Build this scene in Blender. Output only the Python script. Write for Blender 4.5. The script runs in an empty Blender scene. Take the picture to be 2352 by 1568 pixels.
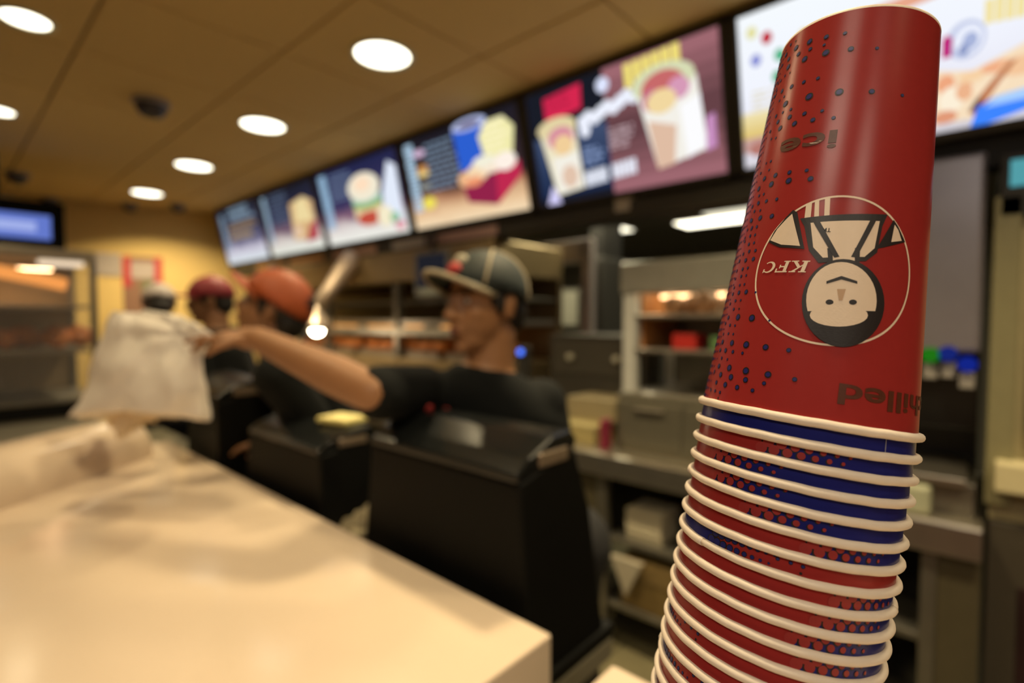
import bpy, bmesh, math, random
import numpy as np
from mathutils import Vector, Matrix, noise, geometry

random.seed(7)
S = bpy.context.scene
COL = S.collection

# ------------------------------------------------------------------ camera
F = 1200.0                       # focal length in pixels of the 2352 x 1568 frame
YAW, PITCH, CAMZ = math.radians(48.07), math.radians(2.34), 1.5
FW = Vector((math.sin(YAW) * math.cos(PITCH), math.cos(YAW) * math.cos(PITCH), -math.sin(PITCH)))
RT = Vector((math.cos(YAW), -math.sin(YAW), 0))
UP = RT.cross(FW)
EYE = Vector((0, 0, CAMZ))
cd = bpy.data.cameras.new('camera')
cam = bpy.data.objects.new('camera', cd)
COL.objects.link(cam)
m = Matrix((RT, UP, -FW)).transposed().to_4x4()
m.translation = EYE
cam.matrix_world = m
cd.sensor_width = 36
cd.lens = 36 * F / 2352
cd.clip_start = 0.01
cd.dof.use_dof = True
cd.dof.focus_distance = 0.222
cd.dof.aperture_fstop = 3.8
S.camera = cam

# ------------------------------------------------------------------ world and view
w = bpy.data.worlds.new('world')
S.world = w
w.use_nodes = True
w.node_tree.nodes['Background'].inputs[0].default_value = (0.9, 0.75, 0.5, 1)
w.node_tree.nodes['Background'].inputs[1].default_value = 0.05
S.view_settings.view_transform = 'Standard'
S.view_settings.look = 'None'
S.view_settings.gamma = 1
S.view_settings.use_curve_mapping = False
S.view_settings.exposure = 0.0
LAMP_W = 11.0                    # power of one large ceiling downlight
LAMP_C = (1.0, 0.79, 0.45)       # warm white


# pixel helpers: a pixel gives a direction, a plane or a depth gives the point
def ray(x, y):
    return FW + RT * ((x - 1176) / F) + UP * ((784 - y) / F)
def D(x, y, z): return EYE + ray(x, y) * z
def PZ(x, y, v):
    d = ray(x, y); return EYE + d * ((v - CAMZ) / d.z)
def PX(x, y, v):
    d = ray(x, y); return EYE + d * (v / d.x)
def PY(x, y, v):
    d = ray(x, y); return EYE + d * (v / d.y)


# ------------------------------------------------------------------ materials
def lin(c):
    if isinstance(c, str):
        c = c.lstrip('#')
        c = [int(c[i:i + 2], 16) / 255 for i in (0, 2, 4)]
        c = [v / 12.92 if v <= .04045 else ((v + .055) / 1.055) ** 2.4 for v in c]
    return tuple(c[:3])
MATS = {}
def mat(name, col, rough=.5, metal=0., var=.12, scale=30., bump=0., bscale=80., coat=0., spec=.5, trans=0., sss=0.):
    if name in MATS: return MATS[name]
    c = lin(col)
    M = bpy.data.materials.new(name); M.use_nodes = True
    nt = M.node_tree; b = nt.nodes['Principled BSDF']
    tc = nt.nodes.new('ShaderNodeTexCoord')
    nz = nt.nodes.new('ShaderNodeTexNoise'); nz.inputs['Scale'].default_value = scale; nz.inputs['Detail'].default_value = 5
    nt.links.new(tc.outputs['Object'], nz.inputs['Vector'])
    mx = nt.nodes.new('ShaderNodeMix'); mx.data_type = 'RGBA'
    mx.inputs[6].default_value = (*[v * (1 - var) for v in c], 1)
    mx.inputs[7].default_value = (*[min(1, v * (1 + var)) for v in c], 1)
    nt.links.new(nz.outputs['Fac'], mx.inputs[0])
    nt.links.new(mx.outputs[2], b.inputs['Base Color'])
    b.inputs['Roughness'].default_value = rough
    b.inputs['Metallic'].default_value = metal
    b.inputs['Specular IOR Level'].default_value = spec
    b.inputs['Coat Weight'].default_value = coat
    b.inputs['Coat Roughness'].default_value = .12
    if trans: b.inputs['Transmission Weight'].default_value = trans
    if sss:
        b.inputs['Subsurface Weight'].default_value = sss
        b.inputs['Subsurface Radius'].default_value = (.012, .005, .003)
    if bump:
        n2 = nt.nodes.new('ShaderNodeTexNoise'); n2.inputs['Scale'].default_value = bscale; n2.inputs['Detail'].default_value = 4
        nt.links.new(tc.outputs['Object'], n2.inputs['Vector'])
        bp = nt.nodes.new('ShaderNodeBump'); bp.inputs['Strength'].default_value = bump; bp.inputs['Distance'].default_value = .002
        nt.links.new(n2.outputs['Fac'], bp.inputs['Height']); nt.links.new(bp.outputs['Normal'], b.inputs['Normal'])
    MATS[name] = M
    return M
def glow(name, col, strength=1.):
    if name in MATS: return MATS[name]
    M = bpy.data.materials.new(name); M.use_nodes = True
    nt = M.node_tree; nt.nodes.clear()
    e = nt.nodes.new('ShaderNodeEmission'); e.inputs[0].default_value = (*lin(col), 1); e.inputs[1].default_value = strength
    o = nt.nodes.new('ShaderNodeOutputMaterial'); nt.links.new(e.outputs[0], o.inputs[0])
    MATS[name] = M
    return M
def glow_ramp(name, stops, strength=1., axis='Y'):
    """backlit print whose colour runs along the UV axis"""
    M = bpy.data.materials.new(name); M.use_nodes = True
    nt = M.node_tree; nt.nodes.clear()
    uv = nt.nodes.new('ShaderNodeUVMap'); sp = nt.nodes.new('ShaderNodeSeparateXYZ')
    nz = nt.nodes.new('ShaderNodeTexNoise'); nz.inputs['Scale'].default_value = 5
    ad = nt.nodes.new('ShaderNodeMath'); ad.operation = 'MULTIPLY_ADD'; ad.inputs[1].default_value = .16; 
    sb = nt.nodes.new('ShaderNodeMath'); sb.operation = 'SUBTRACT'; sb.inputs[1].default_value = .08
    cr = nt.nodes.new('ShaderNodeValToRGB')
    el = cr.color_ramp.elements
    while len(el) < len(stops): el.new(.5)
    for e, (p, c) in zip(el, stops): e.position = p; e.color = (*lin(c), 1)
    nt.links.new(uv.outputs[0], sp.inputs[0]); nt.links.new(uv.outputs[0], nz.inputs['Vector'])
    nt.links.new(nz.outputs['Fac'], ad.inputs[0]); nt.links.new(sp.outputs[axis], ad.inputs[2])
    nt.links.new(ad.outputs[0], sb.inputs[0]); nt.links.new(sb.outputs[0], cr.inputs[0])
    e = nt.nodes.new('ShaderNodeEmission'); e.inputs[1].default_value = strength
    o = nt.nodes.new('ShaderNodeOutputMaterial')
    nt.links.new(cr.outputs[0], e.inputs[0]); nt.links.new(e.outputs[0], o.inputs[0])
    return M
def quartz(name, col):
    M = mat(name, col, .16, 0, .03, 9, 0, coat=.0, spec=.45)
    nt = M.node_tree; b = nt.nodes['Principled BSDF']
    tc = nt.nodes.new('ShaderNodeTexCoord')
    v = nt.nodes.new('ShaderNodeTexVoronoi'); v.inputs['Scale'].default_value = 160
    nt.links.new(tc.outputs['Object'], v.inputs['Vector'])
    r = nt.nodes.new('ShaderNodeValToRGB'); r.color_ramp.elements[0].color = (.78, .72, .66, 1); r.color_ramp.elements[1].color = (1, 1, 1, 1)
    r.color_ramp.elements[0].position = .05; r.color_ramp.elements[1].position = .22
    nt.links.new(v.outputs['Distance'], r.inputs[0])
    mul = nt.nodes.new('ShaderNodeMix'); mul.data_type = 'RGBA'; mul.blend_type = 'MULTIPLY'; mul.inputs[0].default_value = .5
    src = b.inputs['Base Color'].links[0].from_socket
    nt.links.new(src, mul.inputs[6]); nt.links.new(r.outputs[0], mul.inputs[7]); nt.links.new(mul.outputs[2], b.inputs['Base Color'])
    return M
STEEL = mat('brushed_steel', (.42, .39, .34), .32, .9, .15, 14, .15, 60)
STEEL_D = mat('dull_steel', (.25, .235, .2), .42, .85, .2, 10, .15, 60)
BLACKP = mat('black_plastic', (.0035, .0035, .003), .55, 0, .2, 40, .15, 300, spec=.12)
BLACKG = mat('glossy_black_plastic', (.008, .009, .009), .2, 0, .1, 20, spec=.4)
DARK = mat('dark_panel', (.022, .02, .017), .5, 0, .2, 12)
OFFW = mat('offwhite_paint', (.62, .56, .46), .6, 0, .08, 10)


# ------------------------------------------------------------------ object helpers
def link(o, parent=None):
    COL.objects.link(o)
    if parent is not None: o.parent = parent
    return o
def obj(name, bm, m, parent=None, smooth=False):
    me = bpy.data.meshes.new(name)
    bmesh.ops.recalc_face_normals(bm, faces=bm.faces[:])
    bm.to_mesh(me); bm.free()
    for x in (m if isinstance(m, (list, tuple)) else [m]): me.materials.append(x)
    if smooth:
        me.polygons.foreach_set('use_smooth', [True] * len(me.polygons))
    return link(bpy.data.objects.new(name, me), parent)
def tag(o, label, cat, group=None, kind=None):
    if label: o['label'] = label
    if cat: o['category'] = cat
    if group: o['group'] = group
    if kind: o['kind'] = kind
    return o
def thing(name, label, cat, loc=(0, 0, 0), rz=0., group=None):
    o = link(bpy.data.objects.new(name, None))
    o.location = loc; o.rotation_euler = (0, 0, rz)
    o.empty_display_size = .05
    return tag(o, label, cat, group)
def copy_tree(root, loc, rz, label=None):
    r = root.copy(); COL.objects.link(r); r.location = loc; r.rotation_euler = (0, 0, rz)
    if label: r['label'] = label
    for ch in list(root.children):
        c = ch.copy(); COL.objects.link(c); c.parent = r
        for g in list(ch.children):
            d = g.copy(); COL.objects.link(d); d.parent = c
    return r
def add_box(bm, x0, x1, y0, y1, z0, z1, bev=0., seg=2):
    vs = [bm.verts.new((x, y, z)) for z in (z0, z1) for y in (y0, y1) for x in (x0, x1)]
    fs = [bm.faces.new([vs[i] for i in q]) for q in ((0, 1, 3, 2), (4, 6, 7, 5), (0, 4, 5, 1), (1, 5, 7, 3), (3, 7, 6, 2), (2, 6, 4, 0))]
    if bev:
        es = list({e for f in fs for e in f.edges})
        bmesh.ops.bevel(bm, geom=es, offset=bev, segments=seg, affect='EDGES', profile=.5)
def box(name, x0, x1, y0, y1, z0, z1, m, parent=None, bev=.004):
    bm = bmesh.new(); add_box(bm, x0, x1, y0, y1, z0, z1, bev)
    return obj(name, bm, m, parent)
def add_tube(bm, pts, radii, n=12, cap=True):
    pts = [Vector(p) for p in pts]
    if not isinstance(radii, (list, tuple)): radii = [radii] * len(pts)
    rings = []; ref = None
    for i, p in enumerate(pts):
        t = (pts[min(i + 1, len(pts) - 1)] - pts[max(i - 1, 0)]).normalized()
        if ref is None:
            ref = t.orthogonal().normalized()
        u = (ref - t * ref.dot(t)).normalized(); ref = u; v = t.cross(u)
        rings.append([bm.verts.new(p + (u * math.cos(2 * math.pi * k / n) + v * math.sin(2 * math.pi * k / n)) * radii[i]) for k in range(n)])
    for a, b in zip(rings, rings[1:]):
        for k in range(n): bm.faces.new((a[k], a[(k + 1) % n], b[(k + 1) % n], b[k]))
    if cap:
        bm.faces.new(rings[0][::-1]); bm.faces.new(rings[-1])
def add_lathe(bm, prof, n=48, axis_pt=(0, 0, 0), mats=None, close=False):
    """profile of (r, z); mats: material index per profile step"""
    rings = []
    for r, z in prof:
        if r < 1e-6: rings.append([bm.verts.new((axis_pt[0], axis_pt[1], axis_pt[2] + z))])
        else: rings.append([bm.verts.new((axis_pt[0] + r * math.cos(2 * math.pi * k / n), axis_pt[1] + r * math.sin(2 * math.pi * k / n), axis_pt[2] + z)) for k in range(n)])
    for i, (a, b) in enumerate(zip(rings, rings[1:])):
        for k in range(n):
            q = (k + 1) % n
            if len(a) == 1 and len(b) == 1: continue
            if len(a) == 1: f = bm.faces.new((a[0], b[k], b[q]))
            elif len(b) == 1: f = bm.faces.new((a[k], a[q], b[0]))
            else: f = bm.faces.new((a[k], a[q], b[q], b[k]))
            if mats: f.material_index = mats[i]
def add_ball(bm, c, r, seg=16, rings=10, rot=None):
    c = Vector(c); r = Vector(r) if not isinstance(r, (int, float)) else Vector((r, r, r))
    M4 = Matrix.Translation(c) @ (rot.to_4x4() if rot is not None else Matrix()) @ Matrix.Diagonal((*r, 1))
    bmesh.ops.create_uvsphere(bm, u_segments=seg, v_segments=rings, radius=1, matrix=M4)
def add_caps(bm, a, b, ra, rb, n=14):
    """tapered limb with round ends"""
    a, b = Vector(a), Vector(b)
    add_ball(bm, a, ra, n, 8); add_ball(bm, b, rb, n, 8)
    k = 5
    add_tube(bm, [a.lerp(b, i / k) for i in range(k + 1)], [ra + (rb - ra) * i / k for i in range(k + 1)], n)
def remesh(bm, voxel, smooth=4):
    me = bpy.data.meshes.new('tmp'); bm.to_mesh(me); bm.free()
    o = bpy.data.objects.new('tmp', me); COL.objects.link(o)
    md = o.modifiers.new('r', 'REMESH'); md.mode = 'VOXEL'; md.voxel_size = voxel
    dg = bpy.context.evaluated_depsgraph_get()
    me2 = bpy.data.meshes.new_from_object(o.evaluated_get(dg))
    bpy.data.objects.remove(o); bpy.data.meshes.remove(me)
    b2 = bmesh.new(); b2.from_mesh(me2); bpy.data.meshes.remove(me2)
    for _ in range(smooth): bmesh.ops.smooth_vert(b2, verts=b2.verts[:], factor=.5, use_axis_x=True, use_axis_y=True, use_axis_z=True)
    return b2
def structure(o): o['kind'] = 'structure'; return o

CEIL = 2.65

# ================================================================== THE SETTING
TILE_FLOOR = mat('kitchen_floor_tile', (.17, .15, .085), .45, 0, .25, 8, .1, 40)
GROUT = mat('floor_grout', (.06, .055, .04), .8, 0, .2, 20)
floor = structure(box('floor', -3.0, 7.0, -2.6, 8.6, -.1, -.004, GROUT, bev=0))
bm = bmesh.new(); add_box(bm, -.148, .148, -.148, .148, -.01, 0, .003, 1)
ft = obj('floor_tile', bm, TILE_FLOOR, floor); ft.location = (1.15, .15, 0)
for i in range(7):
    for j in range(8):
        if i or j:
            t = ft.copy(); COL.objects.link(t); t.parent = floor
            t.location = (1.15 + .3 * i, .15 + .3 * j, random.uniform(-.001, .001))

CEILM = mat('ceiling_tile_paint', (.68, .50, .21), .85, 0, .06, 40, .2, 200)
ceil = structure(box('ceiling', -3.0, 2.29, -2.6, 8.6, CEIL + .014, CEIL + .1, mat('ceiling_grid_dark', (.2, .14, .07), .8), bev=0))
bm = bmesh.new(); add_box(bm, -.3065, .3065, -.297, .297, 0, .016, .006, 2)
ct = None
for i in range(-5, 3):
    for j in range(-2, 11):
        x, y = 1.35 + .6 * i, 1.968 + .6165 * j
        if x > 2.3 or y > 8: continue
        if ct is None:
            me = bpy.data.meshes.new('ceiling_tile'); 
            b2 = bmesh.new(); add_box(b2, -.296, .296, -.304, .304, 0, .02, .007, 2); b2.to_mesh(me); b2.free(); me.materials.append(CEILM)
            ct = me
        o = link(bpy.data.objects.new('ceiling_tile', ct), ceil); o.location = (x, y, CEIL + random.uniform(0, .0015))
bm.free()
kceil = structure(box('ceiling', 2.29, 7.0, -2.6, 8.6, 2.4, 2.76, mat('kitchen_ceiling', (.22, .2, .15), .8), bev=0))

YELLOW = mat('yellow_wall_paint', (.84, .60, .22), .7, 0, .06, 6, .1, 60)
# the far wall stands at an angle to the counter
wa, wb = Vector((2.9, 5.95, 0)), Vector((-3.0, 7.9, 0))
dirw = (wb - wa).normalized(); nrm = Vector((-dirw.y, dirw.x, 0))
if nrm.y < 0: nrm = -nrm
bm = bmesh.new()
vs = [bm.verts.new(p + Vector((0, 0, z))) for z in (0, CEIL + .05) for p in (wa, wb, wb + nrm * .12, wa + nrm * .12)]
for q in ((0, 1, 2, 3), (7, 6, 5, 4), (0, 4, 5, 1), (1, 5, 6, 2), (2, 6, 7, 3), (3, 7, 4, 0)): bm.faces.new([vs[i] for i in q])
structure(obj('wall_far', bm, YELLOW))
structure(box('wall_kitchen', 6.9, 7.0, -2.6, 8.6, 0, 2.4, mat('kitchen_wall', (.3, .27, .2), .5), bev=0))
structure(box('wall_near', -3.0, 7.0, -2.7, -2.6, 0, 2.7, mat('dining_wall', (.35, .16, .08), .7), bev=0))
structure(box('wall_customer', -3.1, -3.0, -2.6, 8.6, 0, 2.7, mat('dining_wall', (.35, .16, .08), .7), bev=0))

# ------------------------------------------------------------------ downlights
LAMPGLOW = glow('downlight_diffuser', (1.0, .93, .74), 5.0)
def downlight(x, y, r, label, group, power, colr=None, spread=130):
    t = thing('ceiling_downlight', label, 'downlight', (x, y, CEIL), 0, group)
    bm = bmesh.new()
    add_lathe(bm, [(r + .022, 0), (r + .020, -.006), (r + .004, -.007), (r, -.002), (r, .0)], 40)
    obj('trim_ring', bm, mat('downlight_trim', (.55, .56, .38), .35, .3), t, True)  # greenish lens halo around the lamp is put into the trim colour
    bm = bmesh.new(); add_lathe(bm, [(0, -.003), (r * .6, -.003), (r + .001, -.001)], 40)
    obj('diffuser', bm, LAMPGLOW, t)
    ld = bpy.data.lights.new('downlight', 'AREA'); ld.shape = 'DISK'; ld.size = 2 * r * .9
    ld.energy = power; ld.color = colr or LAMP_C; ld.spread = math.radians(spread)
    lo = bpy.data.objects.new('downlight_lamp', ld); COL.objects.link(lo); lo.location = (x, y, CEIL - .012)
    return t
for y, lb in ((-.49, 'large round downlight beside the white fried chicken menu board'), (.74, 'large round downlight above the end of the staff worktop'), (1.968, 'large round downlight beside the red meal box menu board'),
              (3.19, 'large round downlight beside the burger menu board'), (4.40, 'large round downlight beside the wrapped sandwich menu board'), (5.655, 'large round downlight beside the far wall and first menu board')):
    downlight(1.35, y, .115, lb, 'downlights beside the menu boards', LAMP_W * (2.3 if y > 5 else 1.25 if y == .74 else 1), None, 140 if y > 5 else 105)
for y, lb in ((-.99, 'small round downlight over the near end of the cup counter'), (.15, 'small round downlight over the cup stack'), (1.45, 'small round downlight over the middle of the cream counter'), (2.752, 'small round downlight over the end of the cream counter'),
              (4.054, 'small round downlight over the glass food display'), (5.35, 'small round downlight over the floor before the yellow wall')):
    downlight(.28, y, .072, lb, 'downlights over the counter', LAMP_W * (.6 if y == .15 else .38))
# added square fill panels, unseen behind the camera, to soften shadows and light the cups
for y, lb in ((-1.3, 'added square fill light panel over the near end of the customer floor'), (-.07, 'added square fill light panel over the customer floor before the cup stack')):
    t = thing('added_panel_light', lb, 'ceiling light', (-1.05, y, CEIL), 0, 'added fill panels over the customer floor')
    box('panel_frame', -.29, .29, -.29, .29, -.012, 0, OFFW, t, .003); box('panel_diffuser', -.265, .265, -.265, .265, -.015, -.012, glow('fill_panel_glow', (1.0, .88, .7), 3.0), t, 0)
    ld = bpy.data.lights.new('fill_panel_lamp', 'AREA'); ld.shape = 'SQUARE'; ld.size = .52; ld.energy = 9.5; ld.color = (1.0, .86, .68)
    lo = bpy.data.objects.new('fill_panel_lamp', ld); COL.objects.link(lo); lo.location = (-1.05, y, CEIL - .02)

# ------------------------------------------------------------------ front counter
QZ = quartz('counter_quartz', (.71, .58, .45))
t = thing('front_counter', 'cream quartz service counter with a curved upstand at its far end', 'counter', (0, 0, 0))
box('countertop', -.35, .583, .447, 2.25, .955, 1.05, QZ, t, .004)
box('counter_body', -.30, .56, .50, 2.2, 0, .955, mat('counter_front', (.2, .06, .04), .5), t)
# quarter-round upstand running diagonally across the far end
a0, a1 = PZ(0, 1173, 1.05), PZ(352, 1046, 1.05)
dv = (a1 - a0).normalized(); nv = Vector((-dv.y, dv.x, 0))
A0 = a0 - dv * .6
prof = [(0, 0)]
for k in range(13):
    an = math.pi / 2 * k / 12
    prof.append((.10 - .10 * math.cos(an), .015 + .115 * math.sin(an)))
prof += [(.15, .13), (.16, .12), (.16, 0)]
bm = bmesh.new()
ra = [bm.verts.new(A0 + nv * p + Vector((0, 0, q))) for p, q in prof]
rb = [bm.verts.new(a1 + nv * p + Vector((0, 0, q * .92))) for p, q in prof]
for i in range(len(prof) - 1): bm.faces.new((ra[i], ra[i + 1], rb[i + 1], rb[i]))
bm.faces.new(ra); bm.faces.new(rb[::-1]); bm.faces.new((ra[0], rb[0], rb[-1], ra[-1]))
obj('upstand', bm, QZ, t)
t = thing('cup_counter', 'cream quartz counter block carrying the cup stack', 'counter', (0, 0, 0))
box('countertop', -.35, .585, -1.3, .348, .955, 1.05, QZ, t, .004)
box('counter_body', -.30, .56, -1.25, .30, 0, .955, mat('counter_front', (.2, .06, .04), .5), t)
# lower staff worktop behind the counter, carrying the tills
t = thing('staff_worktop', 'low dull worktop behind the cream counter under the tills', 'worktop', (0, 0, 0))
box('worktop', .586, .85, .505, 3.4, .86, .90, mat('worktop_laminate', (.16, .145, .10), .4), t, .004)
box('cabinet', .60, .83, .52, 3.38, 0, .86, DARK, t)

# ================================================================== THE CUP STACK
CUP_RT, CUP_RB, CUP_H, CUP_S = .0427, .03091, .17219, .00857
CUP_K = (CUP_RB - CUP_RT) / CUP_H
LIP_R, LIP_r = .0432, .00182
def c2w(v): return RT * v[0] + UP * v[1] + FW * v[2]
poses = []                                       # (rim centre, axis towards the cup's base)
c = EYE + c2w((.13269, -.0344, .23956))
for i in range(18):
    ax = c2w((.15742 + .00234 * i, 1, .01578 - .00069 * i)).normalized()
    poses.append((c.copy(), ax)); c = c - ax * CUP_S
def tail(s, n):
    cc = poses[-1][0] - poses[-1][1] * s; out = []
    for i in range(n):
        a = poses[-1][1].lerp(Vector((0, 0, 1)), min(1, (i + 1) / n)).normalized()
        out.append((cc.copy(), a)); cc = cc - a * s
    return out
ntail = round((poses[-1][0].z - 1.052) / (CUP_S * .98))
lo, hi = .006, .011
for _ in range(40):
    s = (lo + hi) / 2
    if tail(s, ntail)[-1][0].z > 1.05 + LIP_r + .0002: lo = s
    else: hi = s
poses += tail(s, ntail)
def cup_frame(i):
    c, a = poses[i]
    x = (EYE - c); x = (x - a * x.dot(a)).normalized(); y = a.cross(x)
    M = Matrix((x, y, a)).transposed().to_4x4(); M.translation = c
    return M
def px2cup(x, y, i=0):
    """pixel -> (angle, height) on the cone of cup i; angle 0 faces the camera, grows to the right"""
    inv = cup_frame(i).inverted()
    o = inv @ EYE; d = inv.to_3x3() @ ray(x, y)
    A = d.x ** 2 + d.y ** 2 - (CUP_K * d.z) ** 2
    B = 2 * (o.x * d.x + o.y * d.y - CUP_K * d.z * (CUP_RT + CUP_K * o.z))
    C = o.x ** 2 + o.y ** 2 - (CUP_RT + CUP_K * o.z) ** 2
    q = B * B - 4 * A * C
    q = max(q, 0)
    t = (-B - math.sqrt(q)) / (2 * A); p = o + d * t
    return math.atan2(p.y, p.x), p.z
def cone(phi, h, off=0.):
    r = CUP_RT + CUP_K * h + off
    return Vector((r * math.cos(phi), r * math.sin(phi), h))

PHI_A = -math.radians(96)                        # blue to the left of it, red to the right
PHI_B = math.radians(102)                        # red to the left, blue to the right
RED = mat('cup_red_print', (.31, .026, .024), .28, 0, .06, 300, .012, 1500, spec=.28)
BLUE = mat('cup_blue_print', (.012, .016, .15), .28, 0, .08, 300, .012, 1500, spec=.28)
PAPER = mat('cup_paper', (.78, .68, .57), .5, 0, .05, 200, .08, 900)
INK = mat('cup_dark_ink', (.012, .009, .01), .45, 0, .1, 300)
DOTRED = mat('cup_red_dot', (.31, .026, .024), .42, 0, .06, 300)
DOTBLUE = mat('cup_blue_dot', (.014, .016, .14), .42, 0, .08, 300)
FADED = mat('cup_faded_ink', (.085, .022, .010), .45, 0, .3, 900)
WHITE = mat('cup_white_print', (.78, .64, .5), .42, 0, .04, 300)
TAN = mat('cup_tan_print', (.5, .33, .2), .42, 0, .04, 300)

# body: lathe with a coloured sector, white paper edge at the base
N = 120
bm = bmesh.new()
prof = [(CUP_RT, -.0005)] + [(CUP_RT + CUP_K * CUP_H * k / 6, CUP_H * k / 6 - (0.0012 if k == 6 else 0)) for k in range(1, 7)]
prof += [(CUP_RB, CUP_H - .0002), (CUP_RB - .0003, CUP_H), (CUP_RB - .0009, CUP_H - .0001), (CUP_RB - .001, CUP_H - .007), (0, CUP_H - .0072)]
add_lathe(bm, prof, N, mats=[0] * 6 + [2] * 5)
for f in bm.faces:
    if f.material_index == 0:
        cc = f.calc_center_median(); p = math.atan2(cc.y, cc.x)
        if p < PHI_A or p > PHI_B: f.material_index = 1
inner = [(CUP_RT - .0004, -.0005), (CUP_RB - .0004 - CUP_K * .0074, CUP_H - .0076), (0, CUP_H - .0078)]
add_lathe(bm, inner, N, mats=[2, 2])
me_body = bpy.data.meshes.new('cup_body'); bm.to_mesh(me_body); bm.free()
for x in (RED, BLUE, PAPER): me_body.materials.append(x)
me_body.polygons.foreach_set('use_smooth', [True] * len(me_body.polygons))
# rolled lip with the overlap of its seam
bm = bmesh.new(); n, mseg = 120, 12; rings = []
for k in range(n + 1):
    f = k / n; r = LIP_r * (1.0 - .10 * max(0, 1 - f * 9)); R = LIP_R - .0003 * max(0, 1 - f * 9)
    a = 2 * math.pi * f
    wob = .00006 * math.sin(11 * a) + .00005 * math.sin(23 * a + 1)
    rings.append([bm.verts.new(((R + r * math.cos(q)) * math.cos(a), (R + r * math.cos(q)) * math.sin(a), r * math.sin(q) + wob)) for q in [2 * math.pi * j / mseg for j in range(mseg)]])
for a, b in zip(rings, rings[1:]):
    for j in range(mseg): bm.faces.new((a[j], a[(j + 1) % mseg], b[(j + 1) % mseg], b[j]))
bm.faces.new(rings[0]); bm.faces.new(rings[-1][::-1])
me_lip = bpy.data.meshes.new('rolled_lip'); bmesh.ops.recalc_face_normals(bm, faces=bm.faces[:]); bm.to_mesh(me_lip); bm.free()
me_lip.materials.append(PAPER); me_lip.polygons.foreach_set('use_smooth', [True] * len(me_lip.polygons))

def dot(bm, phi, h, r, mi, off, n=14):
    rr = CUP_RT + CUP_K * h
    vs = [bm.verts.new(cone(phi + r * math.cos(2 * math.pi * k / n) / rr, h + r * math.sin(2 * math.pi * k / n), off)) for k in range(n)]
    f = bm.faces.new(vs); f.material_index = mi
    f.normal_update()
Z1 = '1092,80,8 1018,108,10 953,143,12 900,178,10 922,200,6 893,205,7 1205,200,10 1093,222,13 993,250,16 912,288,16 868,235,9 880,268,9 910,247,6 1080,270,8 997,295,11 926,325,13 1090,317,18 1240,294,14 1397,290,9 963,355,17 852,330,14 868,355,13 865,402,16 828,392,10 840,300,10 1043,470,10 958,493,11 885,520,13 828,547,13 820,485,9 845,455,7 875,437,6 805,500,9 795,545,9 785,580,10 990,580,20 1170,553,19 1365,550,14 1548,573,9 848,624,18 812,605,8 840,580,7 880,657,9 832,675,8 792,697,11 873,703,14 962,682,12 1068,665,9 803,732,13 1136,708,10 1012,720,13 902,742,15 816,770,15 757,790,10 790,828,7 763,835,8 733,980,7 760,968,8 750,1020,7 975,1023,10 872,1035,12 788,1052,14 722,1072,14 700,1040,9 998,1073,14 867,1085,17 763,1106,17 688,1133,15 718,1165,8 690,1175,9 795,1195,9 733,1207,10 685,1218,12 650,1240,11 767,1297,13 695,1308,14 645,1325,13 697,1262,7 676,1360,9 648,1365,9 620,1380,9 665,1410,8 637,1415,9 605,1428,9'
Z2 = '477,62,7 550,92,9 492,102,10 448,115,10 457,155,7 425,160,9 522,187,13 457,197,14 405,210,12 438,248,8 408,258,10 428,292,8 400,300,9 422,337,8 393,345,10 370,330,9 430,380,9 395,385,10 362,400,9 418,428,12 375,435,12 340,440,11 387,478,8 358,485,10 325,495,10 378,520,7 350,525,9 317,540,9 368,570,7 342,575,8 310,590,9 378,613,13 337,617,12 303,625,10 432,615,8 347,660,7 318,663,9 288,680,9 338,708,6 308,710,9 332,755,17 410,760,18 278,757,12 508,775,7 315,802,7 287,800,9 262,790,9 305,850,7 278,848,8 250,850,8 245,895,14 298,900,16 378,910,18 487,924,15 617,941,11 232,940,12 262,942,13 303,950,10 357,957,8 240,985,9 272,992,7 225,1030,14 283,1040,17 376,1057,18 500,1078,16 650,1105,11 200,1060,10 234,1078,15 292,1092,16 374,1108,14 478,1127,10 210,1122,12 260,1135,15 327,1150,13 413,1167,10 180,1165,9 203,1170,9 230,1178,9 220,1210,6'
dots = []
for src, sc, ox, oy in ((Z1, 2.614, 1480, 0), (Z2, 2.45, 1560, 420)):
    for q in src.split():
        a, b, r = map(float, q.split(','))
        r0 = px2cup(ox + a / sc, oy + b / sc)
        if -1.5 < r0[0] and r0[1] < CUP_H - .003: dots.append((r0[0], r0[1], r / sc * .215 / F * 1.22))
bm = bmesh.new()
for p, h, r in dots:
    dot(bm, p, h, r, 0, .00012)
    if r > .00058: dot(bm, p, h, r * .66, 1, .0002)
# towards the solid blue the dots grow and close up; near the lip on the far side of A
pa = min(d[0] for d in dots)
for row in range(48):
    h = .0028 + row * .0035
    for k in range(9):
        p = PHI_A + (k - .6 + .5 * (row % 2)) * .072
        if p > -1.08: continue
        r = .0021 - .0002 * k
        dot(bm, p, h, r, 0, .00009); dot(bm, p, h, r * .78, 1, .00016)
# boundary B: red dots on blue that shrink away from the red, three staggered rows by the lip and on up
for row in range(60):
    h = .0036 + row * .0027
    k0 = 0 if row % 2 == 0 else .5
    for k in range(7):
        p = PHI_B + (k + k0 - .3) * .113
        r = max(.0006, .00225 - .00026 * (k + k0))
        if row > 2 and k > 5: continue
        if k + k0 > .4: dot(bm, p - .008, h - .0003, r * 1.14, 0, .00009)
        dot(bm, p, h, r, 2, .00016)
me_dots = bpy.data.meshes.new('dot_print'); bm.to_mesh(me_dots); bm.free()
for x in (INK, DOTBLUE, DOTRED): me_dots.materials.append(x)

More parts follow.
